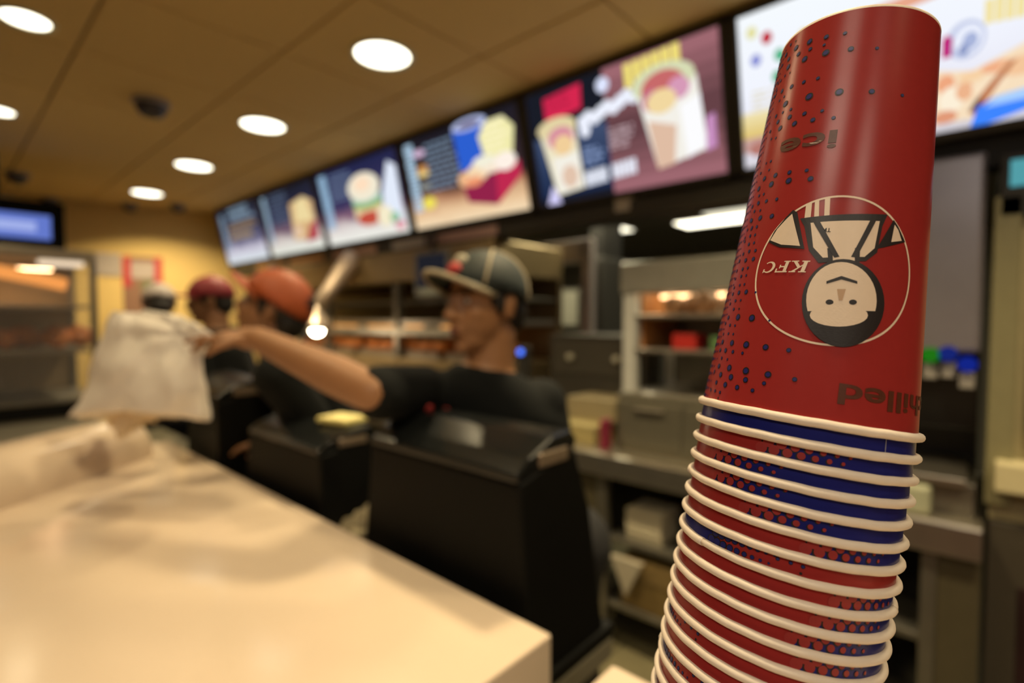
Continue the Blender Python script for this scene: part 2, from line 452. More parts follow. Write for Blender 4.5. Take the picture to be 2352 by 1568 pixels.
# ---- shapes printed on the cup, given in millimetres around (phi0, h0), cup held upright
def wrap(bm_flat, phi0, h0, off, mi_fn=None):
    for _ in range(6):
        es = [e for e in bm_flat.edges if e.calc_length() > .0024]
        if not es: break
        bmesh.ops.subdivide_edges(bm_flat, edges=es, cuts=1)
        bmesh.ops.triangulate(bm_flat, faces=bm_flat.faces[:])
    r0 = CUP_RT + CUP_K * h0
    for v in bm_flat.verts:
        x, y, o = v.co.x, v.co.y, v.co.z
        v.co = cone(phi0 - x / r0, h0 - y, off + o)
def poly(bm, pts, z=0., mi=0):
    vv = [Vector((x, y, 0)) for x, y in pts]
    vs = [bm.verts.new((x, y, z)) for x, y in pts]
    for tri in geometry.tessellate_polygon([vv]):
        try: bm.faces.new([vs[i] for i in tri]).material_index = mi
        except ValueError: pass
def annulus(bm, cx, cy, r0, r1, z=0., mi=0, n=96, a0=0, a1=2 * math.pi):
    ra = [bm.verts.new((cx + r0 * math.cos(a0 + (a1 - a0) * k / n), cy + r0 * math.sin(a0 + (a1 - a0) * k / n), z)) for k in range(n + 1)]
    rb = [bm.verts.new((cx + r1 * math.cos(a0 + (a1 - a0) * k / n), cy + r1 * math.sin(a0 + (a1 - a0) * k / n), z)) for k in range(n + 1)]
    for k in range(n): bm.faces.new((ra[k], ra[k + 1], rb[k + 1], rb[k])).material_index = mi
def ell(cx, cy, rx, ry, n=40, a0=0., a1=360., tilt=0.):
    out = []
    for k in range(n + (a1 - a0 < 360)):
        a = math.radians(a0 + (a1 - a0) * k / n); x, y = rx * math.cos(a), ry * math.sin(a)
        t = math.radians(tilt); out.append((cx + x * math.cos(t) - y * math.sin(t), cy + x * math.sin(t) + y * math.cos(t)))
    return out
EC = px2cup(1915, 621)
er = CUP_RT + CUP_K * EC[1]
def e2(x, y):
    """pixel -> emblem plane (x right and y up when the cup is upright)"""
    q = px2cup(x, y); return (-(q[0] - EC[0]) * er, -(q[1] - EC[1]))
ex = [e2(1741, 612)[0], e2(2089, 628)[0]]; ey = [e2(1912, 447)[1], e2(1893, 795)[1]]
RAD = (abs(ex[0] - ex[1]) + abs(ey[0] - ey[1])) / 4
ECX, ECY = (ex[0] + ex[1]) / 2, (ey[0] + ey[1]) / 2
bm = bmesh.new()
annulus(bm, ECX, ECY, RAD - .0008, RAD, 0, 0)
def P2(*pts): return [e2(x, y) for x, y in pts]
# plain stand-in figure: a white head and shoulders with a dark outline, three stripes below
poly(bm, P2((1852, 468), (1866, 462), (1862, 500), (1848, 501)), 0, 0)
poly(bm, P2((1872, 461), (1882, 458), (1881, 500), (1870, 501)), 0, 0)
poly(bm, P2((1895, 456), (1907, 455), (1905, 499), (1893, 499)), 0, 0)
poly(bm, P2((1838, 502), (2038, 493), (2026, 520), (2014, 580), (1988, 600), (1880, 604), (1858, 575), (1848, 520)), .00004, 1)
poly(bm, P2((1862, 512), (2020, 508), (2008, 570), (1985, 590), (1890, 592), (1868, 568)), .00008, 0)
poly(bm, P2((1766, 556), (1780, 530), (1805, 500), (1822, 482), (1832, 488), (1848, 572), (1790, 568)), .00004, 1)
poly(bm, P2((1770, 552), (1786, 526), (1808, 502), (1820, 491), (1838, 565), (1795, 562)), .00008, 0)
poly(bm, P2((2052, 505), (2062, 520), (2078, 556), (2030, 568), (2012, 572)), .00004, 1)
poly(bm, P2((2054, 516), (2062, 528), (2070, 553), (2046, 556)), .00008, 0)
def pe(cx, cy, rx, ry, n=40, a0=0, a1=360): return P2(*[(cx + rx * math.cos(math.radians(a0 + (a1 - a0) * k / n)), cy + ry * math.sin(math.radians(a0 + (a1 - a0) * k / n))) for k in range(n + (a1 - a0 < 360))])
poly(bm, P2((1900, 570), (1975, 570), (1972, 640), (1905, 640)), .00010, 1)
poly(bm, P2((1912, 566), (1963, 566), (1962, 640), (1914, 640)), .00013, 0)
poly(bm, P2((1868, 510), (1884, 510), (1928, 590), (1916, 592)), .00017, 1)
poly(bm, P2((1998, 506), (2012, 506), (1966, 592), (1954, 590)), .00017, 1)
poly(bm, pe(1936, 696, 94, 101), .00021, 1)
poly(bm, pe(1932, 690, 80, 88), .00025, 0)
poly(bm, pe(1936, 702, 90, 94, 30, 8, 172), .00029, 1)
poly(bm, pe(1926, 724, 66, 26, 24), .00033, 0)
poly(bm, pe(1905, 694, 9, 6, 16), .00033, 1); poly(bm, pe(1958, 694, 9, 6, 16), .00033, 1)
poly(bm, P2((1898, 646), (1932, 634), (1968, 646), (1968, 652), (1932, 642), (1898, 652)), .00033, 1)
poly(bm, P2((1926, 690), (1934, 690), (1942, 664), (1922, 664)), .00033, 2)
emb_pts = bm
wrap(emb_pts, EC[0], EC[1], .00014)
def print_obj(name, bmm, mats, parent):
    o = obj(name, bmm, mats, parent); return o
def text_mesh(txt, bold=.0, shear=0.):
    cu = bpy.data.curves.new('t', 'FONT'); cu.body = txt; cu.size = 1; cu.offset = bold; cu.shear = shear; cu.resolution_u = 4
    o = bpy.data.objects.new('t', cu); COL.objects.link(o)
    dg = bpy.context.evaluated_depsgraph_get()
    me = bpy.data.meshes.new_from_object(o.evaluated_get(dg))
    b = bmesh.new(); b.from_mesh(me)
    bpy.data.objects.remove(o); bpy.data.curves.remove(cu); bpy.data.meshes.remove(me)
    bmesh.ops.triangulate(b, faces=b.faces[:])
    return b
def fit_text(b, x0, y0, x1, y1):
    xs = [v.co.x for v in b.verts]; ys = [v.co.y for v in b.verts]
    ax, bx, ay, by = min(xs), max(xs), min(ys), max(ys)
    for v in b.verts:
        v.co = Vector((x0 + (v.co.x - ax) / (bx - ax) * (x1 - x0), y0 + (v.co.y - ay) / (by - ay) * (y1 - y0), 0))
# letters of the emblem, drawn as italic slab-serif outlines
def slab(bm, ch, x0, w, h):
    def T(u, v): return (x0 + u * w + v * h * .22, v * h)
    def pg(*q): poly(bm, [T(u, v) for u, v in q], 0, 0)
    if ch == 'K':
        pg((.1, 0), (.32, 0), (.32, 1), (.1, 1)); pg((0, 0), (.44, 0), (.44, .09), (0, .09)); pg((0, .91), (.44, .91), (.44, 1), (0, 1))
        pg((.3, .42), (.72, .95), (.9, .95), (.3, .3)); pg((.42, .52), (.58, .6), (.95, .05), (.74, .05))
        pg((.6, .91), (1, .91), (1, 1), (.6, 1)); pg((.62, 0), (1.05, 0), (1.05, .09), (.62, .09))
    if ch == 'F':
        pg((.1, 0), (.36, 0), (.36, 1), (.1, 1)); pg((0, 0), (.52, 0), (.52, .09), (0, .09)); pg((0, .89), (1, .89), (1, 1), (0, 1))
        pg((.34, .45), (.72, .45), (.72, .56), (.34, .56)); pg((.66, .34), (.76, .34), (.76, .66), (.66, .66)); pg((.88, .66), (1, .66), (1, 1), (.88, 1))
    if ch == 'C':
        pts = []
        for k in range(25):
            a = math.radians(48 + 264 * k / 24); pts.append((.5 + .5 * math.cos(a), .5 + .5 * math.sin(a)))
        for k in range(25):
            a = math.radians(312 - 264 * k / 24); pts.append((.56 + .34 * math.cos(a), .5 + .39 * math.sin(a)))
        pg(*pts); pg((.8, .66), (.92, .66), (.92, 1), (.82, .96))
kx0, ky0 = e2(1858, 622); kx1, ky1 = e2(1757, 598)
bm = bmesh.new()
L = (kx1 - kx0); hh = abs(ky1 - e2(1757, 625)[1]) * .92
for ch, a, wd in (('K', 0, .34), ('F', .38, .26), ('C', .68, .28)): slab(bm, ch, a * L, wd * L, hh)
bx, by = e2(1852, 599)
for v in bm.verts: v.co += Vector((kx0, e2(1810, 599)[1], .0001))
wrap(bm, EC[0], EC[1], .00014)
bm_kfc = bm
b = text_mesh('TM', .02); x0, y0 = e2(1909, 524); x1, y1 = e2(1888, 533)
fit_text(b, x0, y0, x1, y1)
for v in b.verts: v.co.z = .0002
wrap(b, EC[0], EC[1], .00014); bm_tm = b
def cup_text(txt, px_l, px_r, hpx, bold, shear=0.):
    """upside-down word whose reading starts at pixel px_l (right) and ends at px_r (left)"""
    a = px2cup(*px_l); z = px2cup(*px_r); h0 = a[1]
    b = text_mesh(txt, bold, shear)
    r0 = CUP_RT + CUP_K * h0
    fit_text(b, 0, 0, abs(a[0] - z[0]) * r0, hpx)
    wrap(b, a[0], h0, .00018); return b
bm_ice = cup_text('ice', (1926, 297), (1799, 308), .0078, .022)
bm_chl = cup_text('chilled', (2122, 912), (1929, 872), .0080, .022)

groups = 'cups nested in the leaning stack'
ORD = ['topmost', 'second', 'third', 'fourth', 'fifth', 'sixth', 'seventh', 'eighth', 'ninth', 'tenth', 'eleventh', 'twelfth', 'thirteenth', 'fourteenth', 'fifteenth', 'sixteenth', 'seventeenth']
# where the red ends on the visible band of each cup (pixel x, pixel y), or the angle of the whole cup
bandB = {2: (1755, 1040), 3: (1640, 1052), 4: (1642, 1100), 5: (1715, 1178), 6: (1858, 1272), 8: (1925, 1375), 9: (1880, 1435), 10: (1825, 1470), 11: (1838, 1524)}
bandA = {7: (1640, 1250), 12: (1500, 1420)}
looks = {1: 'blue', 2: 'half red half blue', 3: 'mostly blue', 4: 'mostly blue', 5: 'half red half blue', 6: 'mostly red', 7: 'blue and red', 12: 'blue and red'}
for i, (c, a) in enumerate(poses):
    if i == 0: lab = 'red paper cup with round white emblem, topmost of the upside-down stack'
    elif i < 17: lab = f'{looks.get(i, "mostly red")} paper cup, {ORD[i]} from the top of the upside-down stack'
    else: lab = 'paper cup low down in the upside-down stack, near the counter top'
    t = thing('paper_cup', lab, 'cup', group=groups)
    M = cup_frame(i); rot = 0.
    if i in bandB:
        q = px2cup(*bandB[i], i); rot = q[0] - PHI_B if q else 0
    elif i in bandA:
        q = px2cup(*bandA[i], i); rot = q[0] - PHI_A if q else 0
    elif i == 1: rot = math.pi - (PHI_A + PHI_B) / 2 - .06
    elif i > 12: rot = [-.25, .1, 2.4, -.9, .5][i % 5]
    t.matrix_world = M @ Matrix.Rotation(rot, 4, 'Z')
    link(bpy.data.objects.new('cup_body', me_body), t)
    lp = link(bpy.data.objects.new('rolled_lip', me_lip), t)
    lp.rotation_euler.z = random.uniform(.9, 5.0) - rot
    if i == 7:
        q = px2cup(1618, 1252, 8); lp.rotation_euler.z = (q[0] if q else -.9) - rot
    if i < 20 and i != 1: link(bpy.data.objects.new('dot_print', me_dots), t)
    if i == 1:
        q = px2cup(2034, 1022, 1); bm = bmesh.new()
        vs = [bm.verts.new(cone(q[0] - rot + a_ * .004, h_, .00012)) for a_, h_ in ((-1, .0008), (1, .0008), (1, .16), (-1, .16))]
        bm.faces.new(vs); obj('paper_seam', bm, mat('seam_edge', (.3, .3, .36), .5), t)
    if i == 0:
        obj('emblem_print', emb_pts, [WHITE, INK, TAN], t)['label'] = 'white ring around a plain white figure'
        obj('emblem_lettering', bm_kfc, WHITE, t); obj('small_lettering', bm_tm, INK, t)
        obj('word_print', bm_ice, FADED, t); obj('word_print', bm_chl, FADED, t)

# ================================================================== MENU BOARDS
BT, BB = Vector((2.02, 0, 2.635)), Vector((2.155, 0, 2.065))
YB = [5.98, 4.93, 3.89, 2.79, 1.755, .735, -.33]         # far end to near end
FRAME = mat('board_frame', (.045, .042, .032), .45, .2)
structure(box('trim_1', 2.19, 2.29, -2.6, 6.02, 1.97, CEIL, mat('bulkhead_black', (.012, .012, .011), .6), bev=0))
BOARD_E = 1.0
NB = (Vector((BT.z - BB.z, 0, -(BT.x - BB.x))).normalized())
if NB.x > 0: NB = -NB                                     # towards the customers and down
def board(k, label, stops, draw):
    y1, y0 = YB[k], YB[k + 1]
    t = thing('menu_board', label, 'menu board', (BB.x, (y0 + y1) / 2, BB.z))
    org = t.location.copy()
    def pt(u, v, off=0.):
        p = BB.lerp(BT, v); p = Vector((p.x, y1 - (y1 - y0) * u, p.z)) + NB * off
        return p - org
    # housing
    bm = bmesh.new()
    f = [pt(0.004, 0, 0), pt(.996, 0, 0), pt(.996, 1, 0), pt(.004, 1, 0)]
    g = [p - NB * .05 for p in f]
    vs = [bm.verts.new(p) for p in f + g]
    for q in ((0, 1, 2, 3), (7, 6, 5, 4), (0, 4, 5, 1), (1, 5, 6, 2), (2, 6, 7, 3), (3, 7, 4, 0)): bm.faces.new([vs[i] for i in q])
    obj('housing', bm, FRAME, t)
    bm = bmesh.new()
    m_ = .028
    for (a, b, c_, d) in ((0.004, 0, .996, .045), (.004, .955, .996, 1), (.004, 0, .004 + m_, 1), (.996 - m_, 0, .996, 1)):
        q = [pt(a, b, 0), pt(c_, b, 0), pt(c_, d, 0), pt(a, d, 0)]
        vs = [bm.verts.new(p) for p in q] + [bm.verts.new(p + NB * .014) for p in q]
        for r in ((3, 2, 1, 0), (4, 5, 6, 7), (0, 1, 5, 4), (1, 2, 6, 5), (2, 3, 7, 6), (3, 0, 4, 7)): bm.faces.new([vs[i] for i in r])
    obj('frame', bm, FRAME, t)
    # backlit sheet
    bm = bmesh.new(); uvl = bm.loops.layers.uv.new('UVMap')
    vs = [bm.verts.new(pt(u, v, .004)) for u, v in ((.03, .045), (.97, .045), (.97, .955), (.03, .955))]
    fc = bm.faces.new(vs)
    for l, u in zip(fc.loops, ((0, 0), (1, 0), (1, 1), (0, 1))): l[uvl].uv = u
    obj('lit_sheet', bm, glow_ramp(f'board_sheet_{k}', stops, BOARD_E), t)
    # printed artwork: thin shapes on the sheet
    bm = bmesh.new(); mats = []; layer = [.0046]
    def put(pts, col, st=1.):
        n = f'board_ink_{col}_{st}'
        mm = glow(n, col, st * BOARD_E)
        if mm not in mats: mats.append(mm)
        layer[0] += .0002
        vv = [Vector((u, v, 0)) for u, v in pts]
        vs = [bm.verts.new(pt(.03 + .94 * u, .045 + .91 * v, layer[0])) for u, v in pts]
        for tri in geometry.tessellate_polygon([vv]):
            try: bm.faces.new([vs[i] for i in tri]).material_index = mats.index(mm)
            except ValueError: pass
    R = lambda u0, v0, u1, v1, c_, st=1.: put([(u0, v0), (u1, v0), (u1, v1), (u0, v1)], c_, st)
    E_ = lambda u, v, a, b, c_, st=1., n=28: put([(u + a * math.cos(2 * math.pi * i / n), v + b * math.sin(2 * math.pi * i / n)) for i in range(n)], c_, st)
    draw(R, E_, put)
    obj('printed_artwork', bm, mats, t)['kind'] = 'stuff'
    return t
def vtext(R, u0, u1, v0, v1, col, n=14, seed=1):
    rnd = random.Random(seed)
    for i in range(n):
        a = v0 + (v1 - v0) * i / n
        R(u0 + rnd.uniform(0, .01), a, u1 - rnd.uniform(0, .015), a + (v1 - v0) / n * .8, col)
def lines(R, u0, u1, v0, v1, col, n=6, seed=2, fill=.5):
    rnd = random.Random(seed)
    for i in range(n):
        v = v1 - (v1 - v0) * i / n; u = u0; e = u0 + (u1 - u0) * rnd.uniform(.65, 1)
        while u < e:
            w_ = rnd.uniform(.03, .07); R(u, v - (v1 - v0) / n * fill, min(e, u + w_), v, col); u += w_ + .012
def d1(R, E_, P):
    vtext(R, .05, .14, .25, .93, '#8fa6b8', 12, 3)
    lines(R, .3, .95, .72, .98, '#7f94a6', 3, 4, .7)
    for i, c_ in enumerate(('#8a6a52', '#a58a5a', '#6f6a70', '#9a7a60', '#b09a62', '#77707a')):
        lines(R, .24, .95, .70 - .055 * (i + 1), .70 - .055 * i, c_, 1, 5 + i, .75)
def d2(R, E_, P):
    vtext(R, .03, .12, .2, .97, '#9db8cc', 14, 6)
    lines(R, .2, .6, .45, .95, '#5a6880', 7, 7, .45)
    P([(.52, .18), (.93, .15), (.95, .70), (.80, .80), (.56, .74)], '#d9b380'); P([(.60, .45), (.9, .42), (.85, .78), (.66, .74)], '#eed9a0')
    P([(.72, .12), (.94, .15), (.95, .42), (.83, .36)], '#b34a50'); E_(.62, .3, .07, .1, '#e8c8a8')
def d3(R, E_, P):
    vtext(R, .03, .14, .22, .97, '#9fc4e0', 16, 8)
    lines(R, .18, .5, .55, .93, '#6e7f9c', 6, 9, .45)
    E_(.6, .36, .17, .2, '#e6cfa0'); E_(.6, .45, .18, .06, '#86b060'); E_(.6, .26, .15, .09, '#c4503f'); E_(.6, .52, .18, .07, '#a9cfc0'); E_(.59, .66, .19, .18, '#f3ead2'); E_(.58, .7, .1, .09, '#ffe0c0')
    P([(.74, .14), (.97, .12), (.98, .80), (.9, .88), (.80, .55)], '#e4ecfb'); E_(.78, .24, .09, .13, '#f6eccb'); E_(.88, .2, .05, .07, '#8fc29b'); E_(.92, .1, .05, .06, '#e39aa8')
def d4(R, E_, P):
    vtext(R, .02, .11, .2, .97, '#b5d3ea', 16, 10)
    lines(R, .22, .58, .36, .90, '#7e93aa', 9, 11, .42)
    E_(.17, .83, .06, .04, '#d7b9d6'); E_(.18, .66, .055, .04, '#c78a4a'); E_(.18, .60, .06, .03, '#efd38a'); E_(.18, .46, .055, .04, '#8c8f8a'); E_(.19, .27, .065, .07, '#f0e05a')
    P([(.52, .52), (.60, .50), (.70, .55), (.78, .95), (.50, .95)], '#2d5fd0'); E_(.64, .95, .14, .06, '#b8c2e8'); E_(.64, .95, .09, .03, '#5a4a6a')
    P([(.74, .5), (.93, .5), (.97, .8), (.9, .92), (.78, .92), (.70, .8)], '#f2ecae'); lines(R, .74, .95, .6, .9, '#fff6c8', 5, 12, .5)
    P([(.55, .18), (.78, .10), (.98, .34), (.98, .48), (.80, .42), (.52, .36)], '#c02a50'); P([(.55, .18), (.78, .10), (.80, .42), (.52, .36)], '#93234a')
    for u, v, a, b, c_ in ((.56, .42, .07, .08, '#f0b98a'), (.66, .46, .09, .09, '#f7d9b0'), (.78, .50, .09, .08, '#fbe6cf'), (.88, .50, .08, .09, '#fff2e6'), (.72, .55, .09, .06, '#f4f0da'), (.62, .38, .07, .05, '#f09a70')): E_(u, v, a, b, c_)
def d5(R, E_, P):
    P([(.0, .0), (.46, .0), (.46, 1), (.0, 1)], '#1b1d2a')
    for i in range(8): R(.02, .06 + .07 * i, .46, .06 + .07 * (i + 1), '#%02x%02x%02x' % (30 + 5 * i, 44 + 5 * i, 76 + 5 * i))
    R(.02, .60, .46, 1, '#191c26')
    for i in range(10): R(.46, .1 * i, 1, .1 * i + .1, '#%02x%02x%02x' % tuple(int(a + (b - a) * abs(i - 4.5) / 4.5) for a, b in zip((96, 62, 66), (158, 104, 112))))
    P([(.11, .72), (.33, .76), (.34, .96), (.11, .93)], '#d6274f'); lines(R, .13, .32, .78, .92, '#b02044', 2, 13, .4)
    P([(.06, .66), (.28, .68), (.30, .10), (.13, .07)], '#efe6c6'); E_(.17, .66, .12, .09, '#e3d3a4'); E_(.19, .56, .08, .1, '#d88aa0'); E_(.2, .5, .06, .09, '#f2cf9a'); P([(.12, .40), (.29, .42), (.29, .12), (.14, .08)], '#f4f0e4'); E_(.22, .22, .05, .1, '#e3c4ad')
    P([(.06, .0), (.15, .0), (.105, .17)], '#d9d4ff'); 
    for i in range(9): E_(.33 + .035 * i, .64 + .012 * i + .018 * math.sin(i * 2.1), .028, .055, '#eef2ff')
    E_(.46, .88, .035, .06, '#dfe6ff'); E_(.34, .58, .03, .07, '#eef2ff')
    for i in range(6): R(.575 + .045 * i, .79 + .008 * i, .612 + .045 * i, .97 + .004 * i, '#f4e37a')
    P([(.62, .78), (.9, .74), (.93, .20), (.70, .12)], '#f4f1e8'); E_(.75, .76, .145, .13, '#d7dcb4'); E_(.75, .72, .10, .12, '#c86a6a'); E_(.82, .68, .05, .08, '#d79ab8'); E_(.70, .64, .05, .08, '#c87a98'); E_(.74, .62, .07, .09, '#f2d8a0'); P([(.67, .5), (.8, .42), (.78, .14), (.70, .12)], '#e0bda4'); P([(.82, .55), (.91, .6), (.92, .22), (.84, .16)], '#fdfdff')
    P([(.92, .18), (.965, .2), (.965, .44), (.93, .42)], '#c88fc0')
    lines(R, .32, .44, .26, .42, '#8ea3cf', 4, 14, .5); lines(R, .47, .60, .34, .52, '#c3aab0', 5, 15, .5)
    for i in range(11):
        if i != 5: R(.315 + .026 * i, .10 + .003 * i, .336 + .026 * i, .22 + .003 * i, '#eef2ff')
def d6(R, E_, P):
    for i in range(6): R(0, .34 - .03 * i, .30, .37 - .03 * i, '#%02x%02x%02x' % (240 - 3 * i, 226 - 6 * i, 176 - 12 * i))
    R(0, .10, .30, .20, '#c9a29a'); E_(.16, .14, .05, .04, '#d0447a'); E_(.06, .12, .04, .05, '#b77a70')
    for u, v, c_ in ((.1, .82, '#c22a3c'), (.06, .7, '#8f95d8'), (.14, .69, '#55b58a'), (.05, .88, '#e4e0a0'), (.13, .56, '#4fb07e'), (.22, .76, '#e6d27a'), (.2, .62, '#d78fb0')): E_(u, v, .018, .04, c_)
    lines(R, .04, .26, .36, .5, '#e0d8bc', 4, 16, .4)
    E_(.645, .47, .045, .10, '#c3cbe8'); E_(.65, .47, .033, .075, '#eef2ff'); E_(.655, .46, .018, .045, '#aab6dc'); E_(.64, .42, .012, .03, '#8f9cc8'); P([(.59, .40), (.612, .40), (.614, .50), (.60, .52), (.59, .5)], '#c0257c')
    for i in range(6): R(.685 + .022 * i, .52 - .004 * i, .704 + .022 * i, .64, '#f3e3a2')
    P([(.36, .70), (.62, .74), (.62, .80), (.36, .78)], '#e9a98c'); P([(.62, .70), (.80, .74), (.80, .82), (.62, .80)], '#f0c0a0')
    P([(.36, .06), (.36, .36), (.52, .38), (.60, .33), (.66, .30), (.72, .34), (.80, .40), (1, .45), (1, .1), (.6, .03)], '#f8e0bf')
    for u, v, a_, b_, c_ in ((.60, .26, .022, .05, '#f0a880'), (.615, .17, .03, .07, '#fdf0d8'), (.60, .08, .03, .035, '#e29a78'), (.645, .20, .02, .05, '#eeb48c'), (.66, .27, .03, .03, '#f7d2a6'), (.72, .29, .04, .03, '#f2b088'), (.77, .27, .05, .05, '#f5c79c'), (.70, .20, .04, .035, '#fbe4c4')): E_(u, v, a_, b_, c_)
    P([(.655, .08), (.668, .13), (.70, .21), (.74, .30), (.76, .31), (.72, .20), (.69, .11), (.67, .06)], '#c07850'); P([(.655, .08), (.668, .13), (.685, .16), (.68, .09)], '#5e3c36')
    P([(.66, .0), (.70, .0), (.82, .06), (.82, .16), (.72, .14), (.675, .10)], '#3f86ff'); P([(.69, .09), (.82, .10), (.82, .16), (.72, .14)], '#a9d0ff')
    R(.36, .0, .66, .045, '#d4cfd6')
DK = '#23222e'
board(0, 'backlit menu board of small item lists at the far end beside the yellow wall', [(0, '#dfe9ee'), (.22, '#c9c4d4'), (.36, '#6a6684'), (.6, '#3a3b52'), (1, '#23242f')], d1)
board(1, 'backlit menu board showing a single wrapped sandwich', [(0, '#e8ece0'), (.2, '#d9cfc8'), (.36, '#7a6070'), (.55, '#31304a'), (1, '#1e1f2a')], d2)
board(2, 'backlit menu board showing a burger beside a white drink', [(0, '#f2f3ea'), (.2, '#dfd6d2'), (.34, '#8a6478'), (.5, '#3b355c'), (1, '#23264a')], d3)
board(3, 'backlit menu board showing a red meal box, fries and blue cup', [(0, '#f6dcb6'), (.14, '#ecc79c'), (.30, '#b5805e'), (.40, '#3c2c30'), (1, '#1c1b24')], d4)
board(4, 'wide backlit menu board showing two rolled wraps on black and mauve', [(0, '#22242c'), (1, '#1b1c24')], d5)
board(5, 'bright white menu board showing fried chicken beside the cup stack', [(0, '#d8d4dc'), (.15, '#e6e4f2'), (.5, '#f2f5ff'), (1, '#f6fbff')], d6)
# strip of price labels under the boards
t = thing('label_rail', 'dark rail of printed price strips under the menu boards', 'rail', (2.16, 3.0, 2.03))
box('rail', 0, .025, -2.7, 2.9, -.055, .02, FRAME, t, .003)
for i, (a, b, cc) in enumerate(((-.95, -.35, '#c9a7a0'), (-.30, .05, '#b8b4b0'), (.25, .85, '#c5a08c'), (1.0, 1.6, '#cf9a62'), (1.7, 2.3, '#b98a5a'))):
    box('price_strip', -.004, 0, a, b, -.045, .01, mat(f'price_strip_{i}', cc, .5), t, 0)
t = thing('ceiling_sensor', 'small off-white box hanging under the black bulkhead', 'sensor', tuple(PX(1437, 470, 2.19)))
box('sensor_body', -.03, 0, -.045, .045, -.04, .04, OFFW, t, .006); box('sensor_bracket', 0, .01, -.012, .012, -.02, .12, DARK, t, 0)

# ================================================================== TILLS
def make_till(name, label):
    t = thing(name, label, 'till', (0, 0, 0), 0, 'tills along the counter')
    def extr(nm, prof, w0, w1, m, bev, zref=.4, parent=None):
        bm = bmesh.new()
        def hw(z): return w0 + (w1 - w0) * max(0, min(1, z / zref))
        A = [bm.verts.new((x, -hw(z), z)) for x, z in prof]; B = [bm.verts.new((x, hw(z), z)) for x, z in prof]
        n = len(prof)
        bm.faces.new(A); bm.faces.new(B[::-1])
        for i in range(n): bm.faces.new((A[i], B[i], B[(i + 1) % n], A[(i + 1) % n]))
        if bev: bmesh.ops.bevel(bm, geom=bm.edges[:], offset=bev, segments=3, affect='EDGES', profile=.6)
        return obj(nm, bm, m, parent or t)
    extr('housing', [(.03, 0.02), (.012, .06), (.02, .335), (.175, .372), (.205, .25), (.225, .02)], .245, .205, BLACKP, .008)
    extr('base', [(.0, 0), (.0, .025), (.25, .025), (.25, 0)], .25, .25, BLACKP, .005)
    extr('top_cover', [(.016, .335), (.016, .352), (.045, .372), (.11, .398), (.165, .402), (.182, .385), (.178, .37)], .212, .208, BLACKG, .006)
    extr('screen', [(.178, .36), (.208, .25), (.215, .12), (.209, .12), (.20, .25), (.170, .36)], .18, .18, mat('till_screen', (.02, .03, .05), .1), 0)
    box('side_reflection', .07, .15, -.2135, -.206, .352, .376, mat('till_reflection', (.22, .17, .12), .25, .3), t, .003)  # brownish glossy reflection on the till's side, built as a coloured plate
    return t
till = make_till('till', 'black till with glossy top in front of the worker in the dark cap')
till.location = (.605, .755, .90)
t2 = copy_tree(till, (.605, 1.40, .90), 0, 'low black till with a yellow note pad on its top')
t2.scale = (1, 1, .8)
copy_tree(till, (.61, 2.03, .90), math.radians(-6), 'black till beside the white plastic bag')
# paper on the worktop beside the till
def crumple(name, label, cat, loc, r, m, amp, seed, flat=1., group=None):
    bm = bmesh.new(); bmesh.ops.create_icosphere(bm, subdivisions=4, radius=1)
    for v in bm.verts:
        n = v.co.normalized(); s_ = 1 + amp * noise.noise(n * 2.3 + Vector((seed, 0, 0))) + amp * .6 * abs(noise.noise(n * 5 + Vector((0, seed, 0))))
        v.co = Vector((n.x * r[0], n.y * r[1], n.z * r[2])) * s_
    zm = min(v.co.z for v in bm.verts)
    for v in bm.verts: v.co.z -= zm
    o = obj(name, bm, m, None); o.location = loc
    return tag(o, label, cat, group)
TISSUE = mat('napkin_paper', (.80, .66, .46), .8, 0, .08, 30, .3, 90)
p = PZ(322, 996, 1.165)
crumple('crumpled_napkin', 'crumpled beige napkin lying on the end of the counter upstand', 'napkin', (p.x, p.y, 1.158), (.095, .075, .055), TISSUE, .9, 3.1)
crumple('crumpled_receipts', 'pile of crumpled pale receipts on the worktop beside the till', 'receipts', (.69, 1.085, .9), (.055, .05, .055), mat('receipt_paper', (.42, .36, .22), .8, 0, .1, 30), .6, 8.2)
t = thing('note_pad', 'yellow-green note pad lying on top of the low black till', 'note pad', (.748, 1.30, .9 + .402 * .8 + .001), .2)
box('paper_block', -.04, .04, -.055, .055, 0, .012, mat('note_paper', (.75, .66, .25), .7), t, .002); box('top_sheet', -.036, .041, -.05, .052, .012, .0135, mat('note_sheet', (.80, .72, .32), .7), t, 0)

# ================================================================== BACK COUNTER AND KITCHEN
LAM = mat('counter_steel_top', (.42, .38, .30), .28, .8, .12, 10)
t = thing('back_counter', 'long stainless steel back counter under the menu boards', 'counter', (2.0, 0, 0))
box('worktop', 0, .75, -.02, 5.6, .865, .90, LAM, t, .006)
box('front_lip', -.004, .012, -.02, 5.6, .80, .895, STEEL, t, .004)
for y in (1.27, 2.4, 3.6, 4.8): box('leg', .02, .07, y - .025, y + .025, 0, .865, STEEL_D, t)
box('upper_shelf', .03, .7, .1, 1.24, .50, .525, STEEL_D, t); box('lower_shelf', .03, .7, .1, 1.24, .20, .225, STEEL_D, t)
box('leg', .02, .07, .08, .12, 0, .865, STEEL_D, t)
box('rear_panel', .7, .72, -.02, 5.6, .2, .865, DARK, t)
box('cupboard_front', .03, .05, 1.3, 5.55, .12, .80, mat('cupboard_olive', (.10, .085, .05), .4, .3), t)
box('side_panel', .025, .05, -.02, .10, .06, .80, mat('cupboard_olive', (.10, .085, .05), .4, .3), t)
def put(name, label, cat, x0, x1, y0, y1, z0, z1, m, bev=.004, group=None):
    o = box(name, 0, x1 - x0, 0, y1 - y0, 0, z1 - z0, m, None, bev); o.location = (x0, y0, z0)
    return tag(o, label, cat, group)
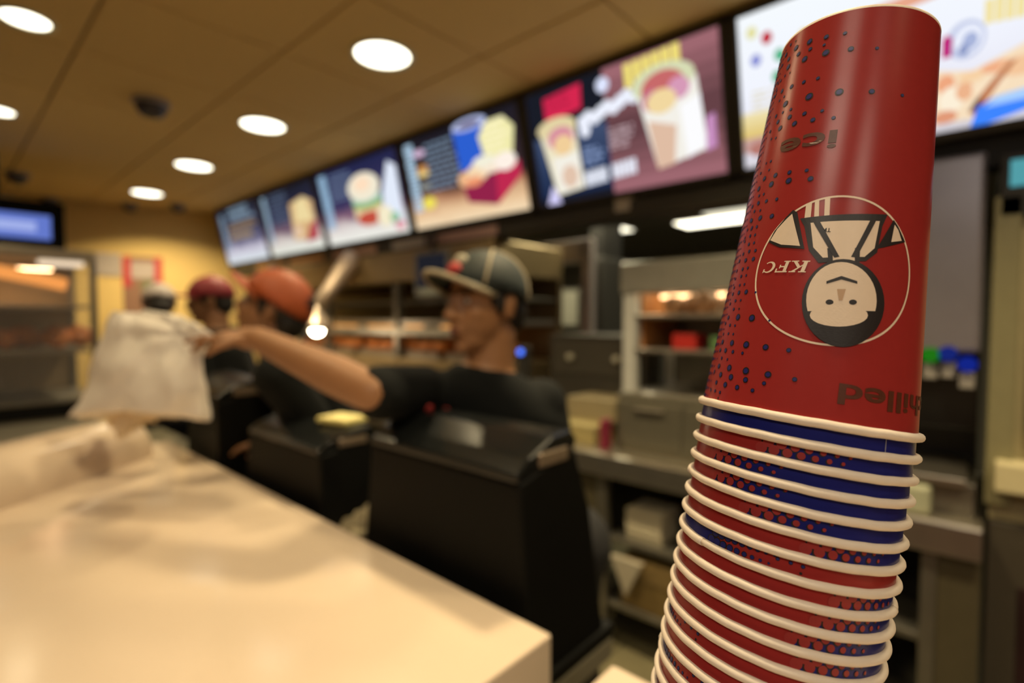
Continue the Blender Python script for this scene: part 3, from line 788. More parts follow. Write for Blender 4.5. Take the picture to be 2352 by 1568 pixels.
# things on the shelves of the back counter
def stack_of_lids(x, y, z):
    t = thing('paper_bundle', 'bundle of pale paper sheets on the upper shelf of the back counter', 'paper', (x, y, z))
    for k in range(6): box('sheet_pack', -.09 + random.uniform(-.004, .004), .09, -.085, .085 + random.uniform(-.004, .004), .022 * k, .022 * k + .02, mat('pale_sheets', (.52, .47, .34), .7), t, .003)
stack_of_lids(2.16, 1.085, .525)
t = thing('blue_carton', 'blue and white carton on the upper shelf of the back counter', 'carton', (2.12, .84, .525))
box('carton_body', 0, .16, -.07, .08, 0, .09, mat('carton_blue', (.02, .03, .16), .5), t); bm = bmesh.new(); add_ball(bm, (.07, .01, .10), (.05, .05, .055)); obj('white_bag', bm, mat('carton_white', (.42, .38, .36), .6), t, True)
t = thing('cardboard_box', 'brown cardboard box on the bottom shelf of the back counter', 'box', (2.05, .76, .225))
box('box_body', 0, .4, 0, .42, 0, .22, mat('cardboard', (.16, .105, .03), .8), t); box('box_flap', -.004, .006, .02, .40, .13, .22, mat('cardboard_flap', (.18, .12, .04), .8), t, .001)
bm = bmesh.new(); vs = [(0, -.075, .16), (0, .075, .16), (0, .0, .0)]
q0 = [bm.verts.new(v) for v in vs]; q1 = [bm.verts.new((v[0] + .03, v[1], v[2])) for v in vs]
bm.faces.new(q0); bm.faces.new(q1[::-1])
for i in range(3): bm.faces.new((q0[i], q1[i], q1[(i + 1) % 3], q0[(i + 1) % 3]))
o = obj('paper_cone', bm, mat('cone_paper', (.38, .34, .26), .7)); o.location = (2.0, 1.13, .29); tag(o, 'pale pointed paper bag hanging beside the cardboard box', 'paper bag')

# heated drawer unit with an open rack on top
t = thing('drawer_unit', 'low stainless drawer unit standing on the back counter', 'drawer unit', (2.13, 0, .90))
box('casing', 0, .6, .60, 1.25, 0, .265, mat('drawer_steel', (.20, .185, .14), .42, .6), t)
for a, b in ((.62, .92), (.94, 1.24)):
    d_ = box('drawer', -.008, .01, a, b, .03, .23, mat('drawer_steel', (.20, .185, .14), .42, .6), t); box('handle', -.025, -.008, a + .08, b - .08, .19, .205, STEEL, d_, .003)
put('sauce_box', 'small red and dark sauce carton at the end of the drawer unit', 'carton', 2.06, 2.12, 1.275, 1.305, .90, 1.04, mat('sauce_red', (.22, .02, .05), .5))
put('paper_roll', 'pale yellow paper block beside the drawer unit', 'paper', 2.10, 2.30, 1.36, 1.62, .90, .99, mat('block_yellow', (.34, .28, .12), .7))
put('napkin_box', 'cream napkin box on the back counter behind the worker', 'box', 2.24, 2.45, 1.33, 1.62, .99, 1.10, mat('cream_card', (.28, .23, .13), .7))
t = thing('warming_rack', 'open steel warming rack with two lit shelves above the drawer unit', 'rack', (2.17, 0, 1.165))
GREYP = mat('rack_grey', (.62, .63, .60), .4, .2)
for y in (1.22, .66): box('post', 0, .045, y - .035, y + .03, 0, .60, GREYP, t)
box('rear_post', .42, .46, 1.19, 1.24, 0, .6, GREYP, t)
box('header', -.01, .05, .6, 1.26, .46, .60, mat('header_steel', (.46, .47, .42), .3, .6), t, .006)
box('side_lining', .06, .44, 1.18, 1.19, .18, .46, mat('lit_lining', (.55, .24, .08), .5), t)  # orange light falling on the lining is put into its colour
box('back_panel', .44, .46, .63, 1.2, 0, .6, STEEL_D, t)
for z in (.0, .20, .355): box('shelf', .0, .44, .64, 1.20, z - .012, z + .006, STEEL, t)
lampm = glow('heat_strip', (1.0, .55, .25), 6.0)
box('heat_strip', .18, .2, .7, 1.15, .44, .455, lampm, t, 0)
def lump(name, label, cat, loc, r, m, seed, group):
    bm = bmesh.new(); bmesh.ops.create_icosphere(bm, subdivisions=3, radius=1)
    for v in bm.verts:
        n = v.co.normalized(); s_ = 1 + .35 * noise.noise(n * 1.6 + Vector((seed, 1, 0))) + .12 * noise.noise(n * 6 + Vector((seed, 0, 3)))
        v.co = Vector((n.x * r[0], n.y * r[1], n.z * r[2])) * s_
    zm = min(v.co.z for v in bm.verts)
    for v in bm.verts: v.co.z -= zm
    o = obj(name, bm, m, None, True); o.location = loc; o.rotation_euler.z = seed
    return tag(o, label, cat, group)
FRIED = mat('fried_crust', (.50, .16, .03), .55, 0, .4, 60, .6, 120)
PALEF = mat('pale_bun', (.62, .34, .17), .5, 0, .25, 30, .2, 60)
for k, (y, x) in enumerate(((1.05, 2.28), (.98, 2.33), (.90, 2.28), (.80, 2.32), (.72, 2.28))):
    lump('wrapped_roll', 'pale wrapped roll on the upper shelf of the warming rack', 'food', (x, y, 1.527), (.05, .04, .045), PALEF, k * 1.3, 'rolls on the warming rack')
put('red_box', 'red cardboard food box on the middle shelf of the warming rack', 'food box', 2.22, 2.34, .92, 1.03, 1.372, 1.44, mat('food_box_red', (.45, .02, .015), .5))
put('green_box', 'green and red food box on the middle shelf of the warming rack', 'food box', 2.22, 2.34, .77, .86, 1.372, 1.43, mat('food_box_green', (.10, .2, .07), .5))

# long hot-holding cabinet under the far boards
t = thing('holding_cabinet', 'long steel hot-holding cabinet of tiered shelves under the far boards', 'cabinet', (2.16, 0, .90))
BRONZE = mat('warm_steel', (.36, .27, .14), .38, .7, .15, 8)
box('base', 0, .62, 2.05, 4.9, 0, .34, BRONZE, t); box('canopy', -.04, .62, 2.05, 4.9, .86, 1.06, BRONZE, t, .01)
box('back_panel', .58, .62, 2.05, 4.9, .34, .86, mat('cabinet_back', (.14, .10, .05), .5, .3), t)
for y in (2.07, 3.0, 3.95, 4.88): box('post', -.02, .04, y - .02, y + .02, .34, .86, STEEL_D, t)
box('shelf', 0, .58, 2.07, 4.88, .565, .60, STEEL, t); box('shelf', .08, .58, 2.07, 4.88, .72, .74, STEEL_D, t)
box('glass_rail', -.03, -.01, 2.07, 4.88, .50, .545, mat('steel_rail', (.42, .39, .33), .5, .7), t)
for y in (2.55, 3.5, 4.4): box('heat_strip', .30, .34, y - .35, y + .35, .545, .56, glow('heat_strip_low', (1, .42, .1), 1.2), t, 0)
TRAY = mat('tray_steel', (.35, .3, .24), .3, .8)
for k in range(5):
    y = 2.32 + k * .5
    tr = thing('food_tray', 'steel tray of fried pieces in the hot-holding cabinet', 'tray', (2.36, y, 1.24), 0, 'trays in the hot-holding cabinet')
    box('tray_base', -.17, .17, -.22, .22, 0, .012, TRAY, tr); 
    for a, b, c_, d_ in ((-.17, .17, -.22, -.21), (-.17, .17, .21, .22), (-.17, -.16, -.22, .22), (.16, .17, -.22, .22)): box('tray_wall', a, b, c_, d_, .012, .05, TRAY, tr, 0)
    for j in range(6):
        lump('fried_piece', 'crisp orange fried chicken piece in a tray of the hot-holding cabinet', 'food', (2.36 - .09 + .16 * (j % 2), y - .14 + .13 * (j // 2), 1.252), (.06, .055, .05), FRIED, k * 6 + j, 'fried pieces in the hot-holding cabinet')

p = PX(1197, 808, 2.10)
t = thing('indicator_box', 'small dark box with a glowing blue lamp behind the worker', 'indicator', (2.10, p.y, .90))
box('stand', 0, .05, -.03, .03, 0, p.z - .87, DARK, t)
bm = bmesh.new(); add_ball(bm, (-.006, 0, p.z - .90), .016, 14, 10); obj('blue_lamp', bm, glow('blue_led', '#4a78ff', 2.2), t, True)
# order monitor hung over the cabinet
p = PX(990, 632, 2.1)
t = thing('order_monitor', 'dark order monitor hanging in front of the hot-holding cabinet', 'monitor', tuple(p))
box('bezel', 0, .04, -.165, .165, -.13, .15, mat('monitor_grey', (.18, .18, .17), .4), t, .008); box('display', -.003, 0, -.14, .14, -.07, .13, glow('order_display', '#23242c', .8), t, 0); box('display_strip', -.004, 0, -.13, .10, -.12, -.085, mat('monitor_strip', (.3, .32, .28), .5), t, 0); box('hanger', .01, .03, -.02, .02, .15, 2.06 - p.z, DARK, t)

# pale exhaust hood and steel frame behind the worker
HOOD = mat('hood_steel', (.5, .44, .43), .42, .5, .1, 8)
t = thing('exhaust_hood', 'pinkish grey steel exhaust hood behind the worker in the dark cap', 'hood', (2.82, 0.06, 0))
box('hood_face', 0, .1, 1.85, 2.65, 1.88, 2.02, HOOD, t); box('frame_post', 0, .06, 1.80, 1.87, .9, 2.02, HOOD, t)
# dark tower machine and low fryer bank in the kitchen
t = thing('tower_machine', 'dark grey tower machine standing in the kitchen', 'machine', (3.0, PX(1360, 650, 3.0).y, .9))
box('tower_body', 0, .4, -.085, .085, .3, 1.02, mat('tower_grey', (.09, .085, .075), .4, .4), t, .01); box('tower_neck', .05, .3, -.05, .05, 1.02, 1.4, DARK, t)
bm = bmesh.new(); add_lathe(bm, [(0, -.03), (.05, -.03), (.07, 0), (.06, .05), (0, .06)], 20); o = obj('foot_reflection', bm, mat('reflection_pale', (.4, .4, .36), .4), t, True); o.location = (-.03, -.01, .33)  # pale light reflection low on the tower, built as a pale solid
t = thing('fryer_bank', 'low dark steel fryer bank in the kitchen behind the counter', 'fryer', (2.45, 1.28, .90))
box('fryer_body', 0, .5, 0, .62, 0, .52, mat('fryer_steel', (.085, .078, .066), .4, .5), t, .01); box('control_panel', -.006, 0, .03, .59, .30, .48, mat('fryer_panel', (.12, .11, .09), .35, .5), t, .001)
for y in (.16, .46): 
    bm = bmesh.new(); add_lathe(bm, [(0, 0), (.02, 0), (.02, .02), (.016, .026), (0, .026)], 16); o = obj('knob', bm, mat('knob_pale', (.5, .48, .38), .4), t, True); o.rotation_euler = (0, -math.pi / 2, 0); o.location = (-.006, y, .39)
PALE = mat('pale_tile_panel', (.50, .48, .38), .4, 0, .06, 8)
WP = [(1303, 708, .105), (1418, 710, .115)]
for k, (px, py, hw) in enumerate(WP):
    p = PX(px, py, 3.5)
    t = thing('wall_cabinet', ['pale cabinet door left of the dark tower machine', 'pale cabinet door between the tower machine and the warming rack'][k], 'cabinet', tuple(p))
    box('carcass', 0, .3, -hw - .02, hw + .02, -.16, .16, STEEL_D, t); box('door', -.015, 0, -hw, hw, -.14, .14, PALE, t, .004)
put('yellow_sponge', 'yellow sponge pad lying at the foot of the fryer bank', 'sponge', 2.33, 2.43, 1.52, 1.66, .90, .95, mat('sponge_yellow', (.5, .45, .05), .9), .01)
put('yellow_sponge_tray', 'shallow steel tray beside the yellow sponge', 'tray', 2.20, 2.42, 1.66, 1.80, .90, .925, STEEL)
# kitchen ceiling lights
for k, (px, py, wx, wy, e, lab) in enumerate(((1642, 506, .30, .62, 5., 'long white light panel on the kitchen ceiling'), (1422, 526, .2, .2, 3., 'small square light on the kitchen ceiling'), (1688, 480, .3, .5, 1.2, 'dim yellowish light panel on the kitchen ceiling'), (1380, 545, .12, .12, .8, 'faint small light on the kitchen ceiling'))):
    p = PZ(px, py, 2.385)
    t = thing('kitchen_light', lab, 'ceiling light', tuple(p))
    box('light_frame', -wx / 2 - .03, wx / 2 + .03, -wy / 2 - .03, wy / 2 + .03, -.005, .015, OFFW, t, .002); box('light_diffuser', -wx / 2, wx / 2, -wy / 2, wy / 2, -.012, -.004, glow(f'kitchen_glow_{k}', (1, .93, .7), e), t, 0)
for y in (.5, 2.0, 3.6):  # added panels, hidden from view, to light the kitchen fronts
    ld = bpy.data.lights.new('kitchen_fill_lamp', 'AREA'); ld.shape = 'RECTANGLE'; ld.size = .3; ld.size_y = .6; ld.energy = 13; ld.color = (1, .9, .6)
    lo_ = bpy.data.objects.new('kitchen_fill_lamp', ld); COL.objects.link(lo_); lo_.location = (2.98, y, 2.36)
    t = thing('kitchen_light', ['added fill panel on the kitchen ceiling above the warming rack', 'added fill panel on the kitchen ceiling above the exhaust hood', 'added fill panel on the kitchen ceiling behind the hot-holding cabinet'][int(y)//2 if y < 3 else 2], 'ceiling light', (2.98, y, 2.385))
    box('light_frame', -.18, .18, -.33, .33, -.005, .015, OFFW, t, .002); box('light_diffuser', -.15, .15, -.3, .3, -.012, -.004, glow('kitchen_fill_glow', (1, .93, .7), 3.), t, 0)

# heat lamps
def heat_lamp(loc, top, label, r=.06, bulb=.03, e=60., energy=6., fat=1.):
    t = thing('heat_lamp', label, 'heat lamp', loc)
    bm = bmesh.new(); add_lathe(bm, [(.012, .17), (.022, .165), (.03, .13), (r * .9, .05), (r * 1.15, .0), (r * 1.1, .0), (r * .85, .05), (.02, .12)], 28)
    obj('shade', bm, mat('lamp_shade', (.62, .52, .42), .3, .5), t, True)
    bm = bmesh.new(); add_ball(bm, (0, 0, .005), bulb); obj('bulb', bm, glow('heat_bulb_%d' % e, (1, .86, .62), e), t, True)
    bm = bmesh.new(); a = Vector((0, 0, .165)); b = Vector(top) - Vector(loc)
    add_tube(bm, [a, a.lerp(b, .33) + Vector((.01, 0, 0)), a.lerp(b, .7), b], [.02 * fat, .027 * fat, .034 * fat, .036 * fat], 14); obj('arm', bm, mat('lamp_arm', (.55, .44, .34), .45, .3), t, True)
    ld = bpy.data.lights.new('heat_lamp', 'POINT'); ld.energy = energy; ld.color = (1, .7, .4); ld.shadow_soft_size = .03
    lo_ = bpy.data.objects.new('heat_lamp_light', ld); COL.objects.link(lo_); lo_.location = Vector(loc) - Vector((0, 0, .05))
    return t
p = PX(728, 757, 1.80); q = PX(812, 592, 2.12)
heat_lamp(tuple(p), tuple(q), 'glaring heat lamp with pale shade beside the orange-capped worker', .11, .045, 45., 2.5, 2.0)
p = PX(556, 820, 1.8)
heat_lamp(tuple(p), (2.14, p.y + .1, 2.0), 'small dim heat lamp seen under the outstretched arm', .05, .035, 2., 1.)

# drinks machine and tall cabinet to the right
t = thing('drinks_machine', 'dark drinks machine with grey upper door behind the cup stack', 'drinks machine', (2.10, 0, .90))
box('lower_body', .1, .6, 0, .56, .25, .50, BLACKG, t); box('base', 0, .6, 0, .56, .0, .10, STEEL_D, t); box('back', .35, .6, 0, .56, .1, .25, DARK, t)
box('upper_door', 0, .6, 0, .56, .50, 1.10, mat('machine_door', (.30, .29, .34), .3, .55, .15, 6), t, .012); box('drip_tray', -.06, .3, .02, .54, .10, .125, STEEL, t)
for k, (px, py, cc, st) in enumerate(((2137, 815, '#2f9a20', .5), (2178, 812, '#23359c', .5), (2222, 836, '#2038c0', .45))):
    q = PX(px, py, 2.095); bm = bmesh.new(); add_lathe(bm, [(0, 0), (.022, 0), (.024, .01), (.018, .02), (0, .022)], 20)
    o = obj('lit_button', bm, glow('button_%d' % k, cc, st), t, True); o.rotation_euler = (0, -math.pi / 2, 0); o.location = q - Vector((2.10, 0, .90))
    o2 = box('valve', .0, .12, q.y - .018, q.y + .018, q.z - .90 - .075, q.z - .90 - .03, mat('valve_white', (.35, .33, .3), .5), t, .004)
put('cup_sleeve_box', 'pale green-white stack of lids under the drinks machine', 'lids', 2.02, 2.09, .10, .26, .90, .99, mat('lid_plastic', (.42, .43, .30), .4), .012)
t = thing('tall_cabinet', 'tall cream and steel cabinet with a teal display right of the drinks machine', 'cabinet', (2.10, -.9, 0))
box('carcass', .03, .6, 0, .87, .9, 1.80, mat('cabinet_cream', (.40, .35, .20), .45, .1), t); box('door_post', 0, .05, .82, .88, .95, 1.86, mat('post_cream', (.24, .22, .12), .4), t)
box('door', .0, .03, .1, .79, 1.15, 1.78, mat('cabinet_door', (.42, .37, .24), .35, .2), t, .006); box('head_box', 0, .6, 0, .87, 1.80, 1.98, DARK, t)
box('teal_display', -.006, 0, .45, .85, 1.885, 1.96, glow('teal_display', '#5fb3bd', .75), t, 0); box('shelf_block', -.05, .3, .3, .86, 1.0, 1.09, mat('shelf_cream', (.62, .55, .33), .5), t, .008)
box('plinth_cabinet', .0, .6, 0, .87, .0, .9, mat('cupboard_brown', (.06, .05, .035), .5), t); box('painted_opening', -.004, 0, .02, .80, .15, .72, mat('opening_shade_red', (.02, .004, .004), .6), t, 0)  # flat dark red sheet, an opening's shade put into its colour

# ================================================================== FAR END: DISPLAY CASE, SIGN, POSTERS, CEILING FITTINGS
t = thing('side_counter', 'grey steel counter carrying the glass food display', 'counter', (0, 0, 0))
box('worktop', -1.3, .60, 2.55, 4.4, .955, .99, mat('side_counter_top', (.26, .24, .19), .35, .4), t); box('counter_body', -1.25, .56, 2.6, 4.35, 0, .955, STEEL_D, t)
p0 = PY(205, 590, 3.55)
t = thing('food_display', 'heated glass food display lit orange inside, standing on the grey counter', 'food display', (0, 3.5, .99))
x1 = .60; x0 = -.55
box('base', x0, x1, 0, .7, 0, .10, mat('display_base', (.12, .105, .08), .4, .4), t); box('front_vent', x0 + .05, x1 - .1, -.006, 0, .015, .085, BLACKP, t, 0)
box('top', x0, x1, .0, .7, .82, .87, mat('display_top', (.3, .26, .2), .4, .3), t); box('rear_panel', x0, x1, .66, .7, .1, .82, mat('display_back', (.30, .22, .12), .5, .3), t)
for x in (x0, x1 - .03): 
    box('corner_post', x, x + .03, 0, .03, .1, .82, STEEL_D, t); box('corner_post', x, x + .03, .64, .67, .1, .82, STEEL_D, t)
for z in (.34, .57): box('shelf', x0 + .03, x1 - .03, .05, .64, z, z + .018, STEEL, t)
gl = mat('display_glass', (.9, .9, .9), .05, 0, 0, 5, trans=.95); gl.node_tree.nodes['Principled BSDF'].inputs['IOR'].default_value = 1.1
box('glass_front', x0 + .03, x1 - .03, .004, .010, .1, .82, gl, t, 0)
bm = bmesh.new(); pts = [Vector((x0 + .1 + (x1 - x0 - .2) * k / 14, .20, .70 + .075 * math.sin(math.pi * k / 14))) for k in range(15)]
add_tube(bm, pts, .034, 12); obj('heat_element', bm, glow('orange_element', (1, .36, .08), 1.1), t, True)
box('lamp_strip', x1 - .22, x1 - .04, .08, .14, .795, .818, glow('display_lamp', (1, .78, .55), 1.3), t, .004)
ld = bpy.data.lights.new('display_lamp', 'AREA'); ld.size = .3; ld.size_y = .1; ld.shape = 'RECTANGLE'; ld.energy = 3; ld.color = (1, .6, .3)
lo_ = bpy.data.objects.new('display_lamp_light', ld); COL.objects.link(lo_); lo_.location = (.3, 3.75, 1.77)
for k in range(10):
    lump('fried_piece', 'golden fried piece heaped on the shelf of the glass food display', 'food', (x0 + .12 + .11 * k, 3.5 + .2 + .1 * (k % 2), .99 + (.358 if k > 3 else .358)), (.07, .065, .06), FRIED, 40 + k, 'fried pieces in the glass display')
t = thing('menu_screen', 'dark hanging screen with a glowing blue picture by the ceiling', 'screen', tuple(PY(20, 520, 5.0)))
box('screen_case', -.7, .30, 0, .12, -.22, .20, BLACKP, t, .01); box('screen_picture', -.68, .22, -.004, 0, -.07, .10, glow('blue_picture', '#6f86e0', .8), t, 0); box('screen_hanger', -.1, -.04, .04, .08, .20, CEIL - t.location.z, DARK, t)
box('picture_caption', -.60, .14, -.006, -.004, -.02, .05, glow('blue_caption', '#a9b8f4', .9), t, 0)
def on_wall(px, py):
    d = ray(px, py); k = (wa - EYE).dot(nrm) / d.dot(nrm); return EYE + d * k
def wall_sheet(name, label, px0, px1, py0, py1, m, extra=()):
    a, b = on_wall(px0, py1), on_wall(px1, py0)
    t = thing(name, label, 'poster', tuple(a)); w_ = (Vector((b.x, b.y, 0)) - Vector((a.x, a.y, 0))).length; h_ = b.z - a.z
    ang = math.atan2(b.y - a.y, b.x - a.x); t.rotation_euler = (0, 0, ang)
    box('sheet', 0, w_, -.012, -.002, 0, h_, m, t, 0)
    for nm, u0, u1, v0, v1, mm in extra: box(nm, u0 * w_, u1 * w_, -.014, -.012, v0 * h_, v1 * h_, mm, t, 0)
wall_sheet('wall_poster', 'tall poster with red borders and a pale middle on the yellow wall', 286, 372, 592, 745, mat('poster_brown', (.30, .16, .10), .6), (('red_band', 0, .2, .55, 1, mat('poster_red', (.55, .05, .06), .6)), ('red_band', .8, 1, .45, 1, mat('poster_red', (.55, .05, .06), .6)), ('pale_panel', .2, .8, .68, .92, mat('poster_pale', (.5, .42, .38), .6)), ('green_panel', .45, .8, .42, .66, mat('poster_green', (.2, .2, .1), .6))))
wall_sheet('wall_notice', 'small lilac-white notice pinned to the yellow wall', 215, 278, 583, 632, mat('notice_paper', (.50, .43, .38), .7))
# dome camera and small ceiling fittings
def fitting(px, py, r, label, cat, name):
    p = PZ(px, py, CEIL); t = thing(name, label, cat, (p.x, p.y, CEIL))
    bm = bmesh.new(); add_lathe(bm, [(r * 1.15, 0), (r * 1.15, -.02), (r, -.025), (0, -.025)], 28); obj('mount', bm, mat('fitting_grey', (.30, .27, .26), .4), t, True)
    bm = bmesh.new(); add_lathe(bm, [(r, -.025)] + [(r * .98 * math.cos(a), -.025 - r * .9 * math.sin(a)) for a in [math.pi / 2 * k / 8 for k in range(9)]], 28); obj('dome', bm, mat('dome_smoke', (.05, .05, .065), .15), t, True)
fitting(347, 232, .075, 'grey dome security camera on the ceiling between the downlights', 'camera', 'dome_camera')
fitting(40, 398, .07, 'small grey ceiling fitting above the blue screen', 'sprinkler', 'ceiling_fitting')
fitting(115, 455, .06, 'small grey ceiling fitting near the yellow wall above the blue screen', 'sprinkler', 'ceiling_fitting')
fitting(298, 468, .06, 'small dark ceiling fitting above the red-bordered poster', 'sprinkler', 'ceiling_fitting')
fitting(408, 470, .06, 'small dark ceiling fitting close to the first menu board', 'sprinkler', 'ceiling_fitting')

# ================================================================== PEOPLE
SHIRT = mat('black_shirt', (.005, .006, .006), .85, 0, .2, 30, .2, 120, spec=.2)
TROUS = mat('black_trousers', (.010, .010, .012), .85, 0, .2, 30)
SHOE = mat('black_shoe', (.01, .01, .01), .5)
HAIR = mat('black_hair', (.008, .006, .005), .55, 0, .2, 90, .4, 200)
def ortho(f, up=Vector((0, 0, 1))):
    f = f.normalized(); l = up.cross(f).normalized(); u = f.cross(l)
    return Matrix((l, f, u)).transposed()          # columns: left, forward, up
def person(label, skin, head, face, neck, facing, shR, shL, elR, wrR, elL, wrL, hip=Vector((0, 0, 0)), cap=None, voxel=.008, hand=None, sleeve=.8, hair_low=True):
    facing = Vector((facing.x, facing.y, 0)).normalized(); left = Vector((0, 0, 1)).cross(facing)
    base = Vector((neck.x, neck.y, 0)) - facing * .02 + hip
    t = thing('person', label, 'person', tuple(base))
    inv = -base
    def mk(name, bm, m, vox, sm=4, par=t):
        b2 = remesh(bm, vox, sm)
        for v in b2.verts: v.co += inv
        return obj(name, b2, m, par, True)
    pel = base + Vector((0, 0, neck.z * .635)); hipw = .088
    # ---------------- torso rings used for body and shirt
    def torso(bm, infl, z0, z1):
        shc = (shR + shL) / 2
        rings = []
        spec = [(0.0, .150, .105), (.12, .150, .105), (.28, .138, .095), (.45, .142, .098), (.64, .158, .108), (.80, .165, .105), (.90, .135, .088), (.96, .095, .074), (1.0, .066, .064)]
        top = neck + Vector((0, 0, .01)); sl = (shL - shR).normalized()
        for f, a, b in spec:
            if f < z0 or f > z1: continue
            c_ = (pel - Vector((0, 0, .03))).lerp(top, f)
            k = max(0, (f - .4) / .6); wl = left.lerp(Vector((sl.x, sl.y, sl.z)), k).normalized(); fw = wl.cross(Vector((0, 0, 1))); fw = -fw if fw.dot(facing) < 0 else fw
            fw.normalize()
            rings.append([bm.verts.new(c_ + wl * (a + infl) * math.cos(q) + fw * (b + infl) * math.sin(q)) for q in [2 * math.pi * i / 28 for i in range(28)]])
        for r0, r1 in zip(rings, rings[1:]):
            for i in range(28): bm.faces.new((r0[i], r0[(i + 1) % 28], r1[(i + 1) % 28], r1[i]))
        bm.faces.new(rings[0][::-1]); bm.faces.new(rings[-1])
    def legs(bm, infl, end=1.):
        for s_ in (-1, 1):
            h = pel + left * hipw * s_; kn = h + facing * .03 + Vector((0, 0, -(h.z - .50))); an = Vector((kn.x, kn.y, .09)) - facing * .02
            add_caps(bm, h, kn, .085 + infl, .058 + infl); add_caps(bm, kn, an.lerp(kn, 1 - end), .057 + infl, .042 + infl)
            add_ball(bm, h + Vector((0, 0, .02)), .105 + infl)
    bm = bmesh.new(); torso(bm, 0, 0, 1); legs(bm, 0)
    for s_ in (-1, 1): add_ball(bm, pel + left * hipw * s_ + facing * .06 + Vector((0, 0, -pel.z + .045)), (.045, .045, .04))
    # neck and head
    R3 = ortho(face)
    def H(x, y, z): return head + R3 @ Vector((x, y, z))
    add_caps(bm, neck - Vector((0, 0, .04)), H(0, -.025, -.07), .064, .058)
    add_ball(bm, H(0, -.012, .035), (.074, .096, .085), 20, 14, R3)           # skull
    add_ball(bm, H(0, .018, -.025), (.062, .072, .075), 20, 14, R3)           # face
    add_ball(bm, H(0, .035, -.075), (.042, .045, .036), 16, 10, R3)           # jaw and chin
    add_ball(bm, H(0, .072, -.098), (.018, .014, .014), 10, 8, R3)
    add_caps(bm, H(0, .086, .018), H(0, .106, -.022), .009, .014, 10)         # nose
    for s_ in (-1, 1):
        add_ball(bm, H(.012 * s_, .097, -.025), .009, 10, 8)
        add_ball(bm, H(.030 * s_, .074, .028), (.022, .012, .008), 10, 8, R3)  # brow
        add_ball(bm, H(.038 * s_, .055, -.018), (.020, .022, .02), 10, 8, R3)  # cheek
        add_ball(bm, H(.074 * s_, -.012, -.005), (.010, .020, .031), 12, 8, R3)  # ear
        add_ball(bm, H(.080 * s_, -.020, .008), (.008, .012, .014), 10, 8, R3)
    add_ball(bm, H(0, .088, -.052), (.022, .010, .006), 10, 8, R3); add_ball(bm, H(0, .086, -.064), (.019, .010, .007), 10, 8, R3)
    # arms
    for sh, el, wr in ((shR, elR, wrR), (shL, elL, wrL)):
        add_caps(bm, sh, el, .052, .041); mid = el.lerp(wr, .3); add_caps(bm, el, mid, .041, .043); add_caps(bm, mid, wr, .043, .028)
    # hands: palm, four fingers of unequal length, thumb from the side of the palm
    def hand_geo(wr, fdir, palm_n, curl, thumb_side, index_out=False):
        f = fdir.normalized(); n = (palm_n - f * palm_n.dot(f)).normalized(); sd = f.cross(n) * thumb_side
        Rh = Matrix((sd, f, n)).transposed()
        add_ball(bm, wr + f * .05, (.040, .055, .017), 14, 10, Rh); add_caps(bm, wr, wr + f * .03, .027, .026)
        for k, L_ in enumerate((.074, .082, .076, .060)):
            off = sd * (.030 - .0205 * k); p_ = wr + f * (.092 - .004 * abs(k - 1)) + off; c0 = curl * (.35 if (index_out and k == 0) else 1.) 
            d_ = f; a_ = 0
            for j, fr in enumerate((.45, .3, .25)):
                a_ += c0 * (.55, .75, .5)[j]; d_ = (f * math.cos(a_) + n * math.sin(a_)).normalized()
                q_ = p_ + d_ * L_ * fr; add_caps(bm, p_, q_, .0092 - .0006 * j, .0086 - .0008 * j, 10); p_ = q_
        p_ = wr + f * .03 + sd * .034; d_ = (sd * .7 + f * .7 + n * .3).normalized(); q_ = p_ + d_ * .038
        add_caps(bm, p_, q_, .012, .0105, 10); d2_ = (f * .85 + n * .5 - sd * .1).normalized(); add_caps(bm, q_, q_ + d2_ * .03, .0105, .009, 10)
    for (wr, el, hd) in ((wrR, elR, hand), (wrL, elL, None)):
        if hd: hand_geo(wr, *hd)
        else: hand_geo(wr, (wr - el) + Vector((0, 0, -.03)), Vector((0, 0, -1)), .5, 1)
    mk('body', bm, skin, voxel, 3)
    # clothing
    bm = bmesh.new(); torso(bm, .010, 0, 1)
    for sh, el, sv in ((shR, elR, sleeve), (shL, elL, .7)):
        add_caps(bm, sh - (el - sh) * .05, sh.lerp(el, sv * .5), .066, .062); add_caps(bm, sh.lerp(el, sv * .5), sh.lerp(el, sv), .062, .058)
    mk('t_shirt', bm, SHIRT, .010, 3)
    bm = bmesh.new(); legs(bm, .012, .96); torso(bm, .016, 0, .3); mk('trousers', bm, TROUS, .014, 3)
    for s_ in (-1, 1):
        bm = bmesh.new(); c_ = pel + left * hipw * s_; c_ = Vector((c_.x, c_.y, 0)) + facing * .07
        Rf = ortho(facing); add_ball(bm, c_ + Vector((0, 0, .045)), (.052, .135, .05), 16, 10, Rf); add_caps(bm, c_ - facing * .075 + Vector((0, 0, .06)), c_ - facing * .075 + Vector((0, 0, .11)), .055, .05)
        for v in bm.verts: v.co.z = max(v.co.z, .002)
        mk('shoe', bm, SHOE, .01, 2)
    # face details
    for s_ in (-1, 1):
        bm = bmesh.new(); add_ball(bm, H(.030 * s_, .0795, .010), (.0125, .006, .006), 12, 8, R3); 
        for v in bm.verts: v.co += inv
        e_ = obj('eye', bm, mat('eye_white', (.5, .45, .4), .2), t, True)
        bm = bmesh.new(); add_ball(bm, H(.030 * s_, .0845, .010), (.005, .002, .005), 10, 6, R3)
        for v in bm.verts: v.co += inv
        obj('iris', bm, mat('iris_dark', (.01, .006, .004), .2), e_, True)
        bm = bmesh.new(); add_tube(bm, [H((.012 + .012 * j) * s_, .088 - .004 * j, .028 + (.003 if j == 1 else 0)) for j in range(4)], [.003, .0042, .004, .002], 8)
        for v in bm.verts: v.co += inv
        obj('eyebrow', bm, HAIR, t, True)
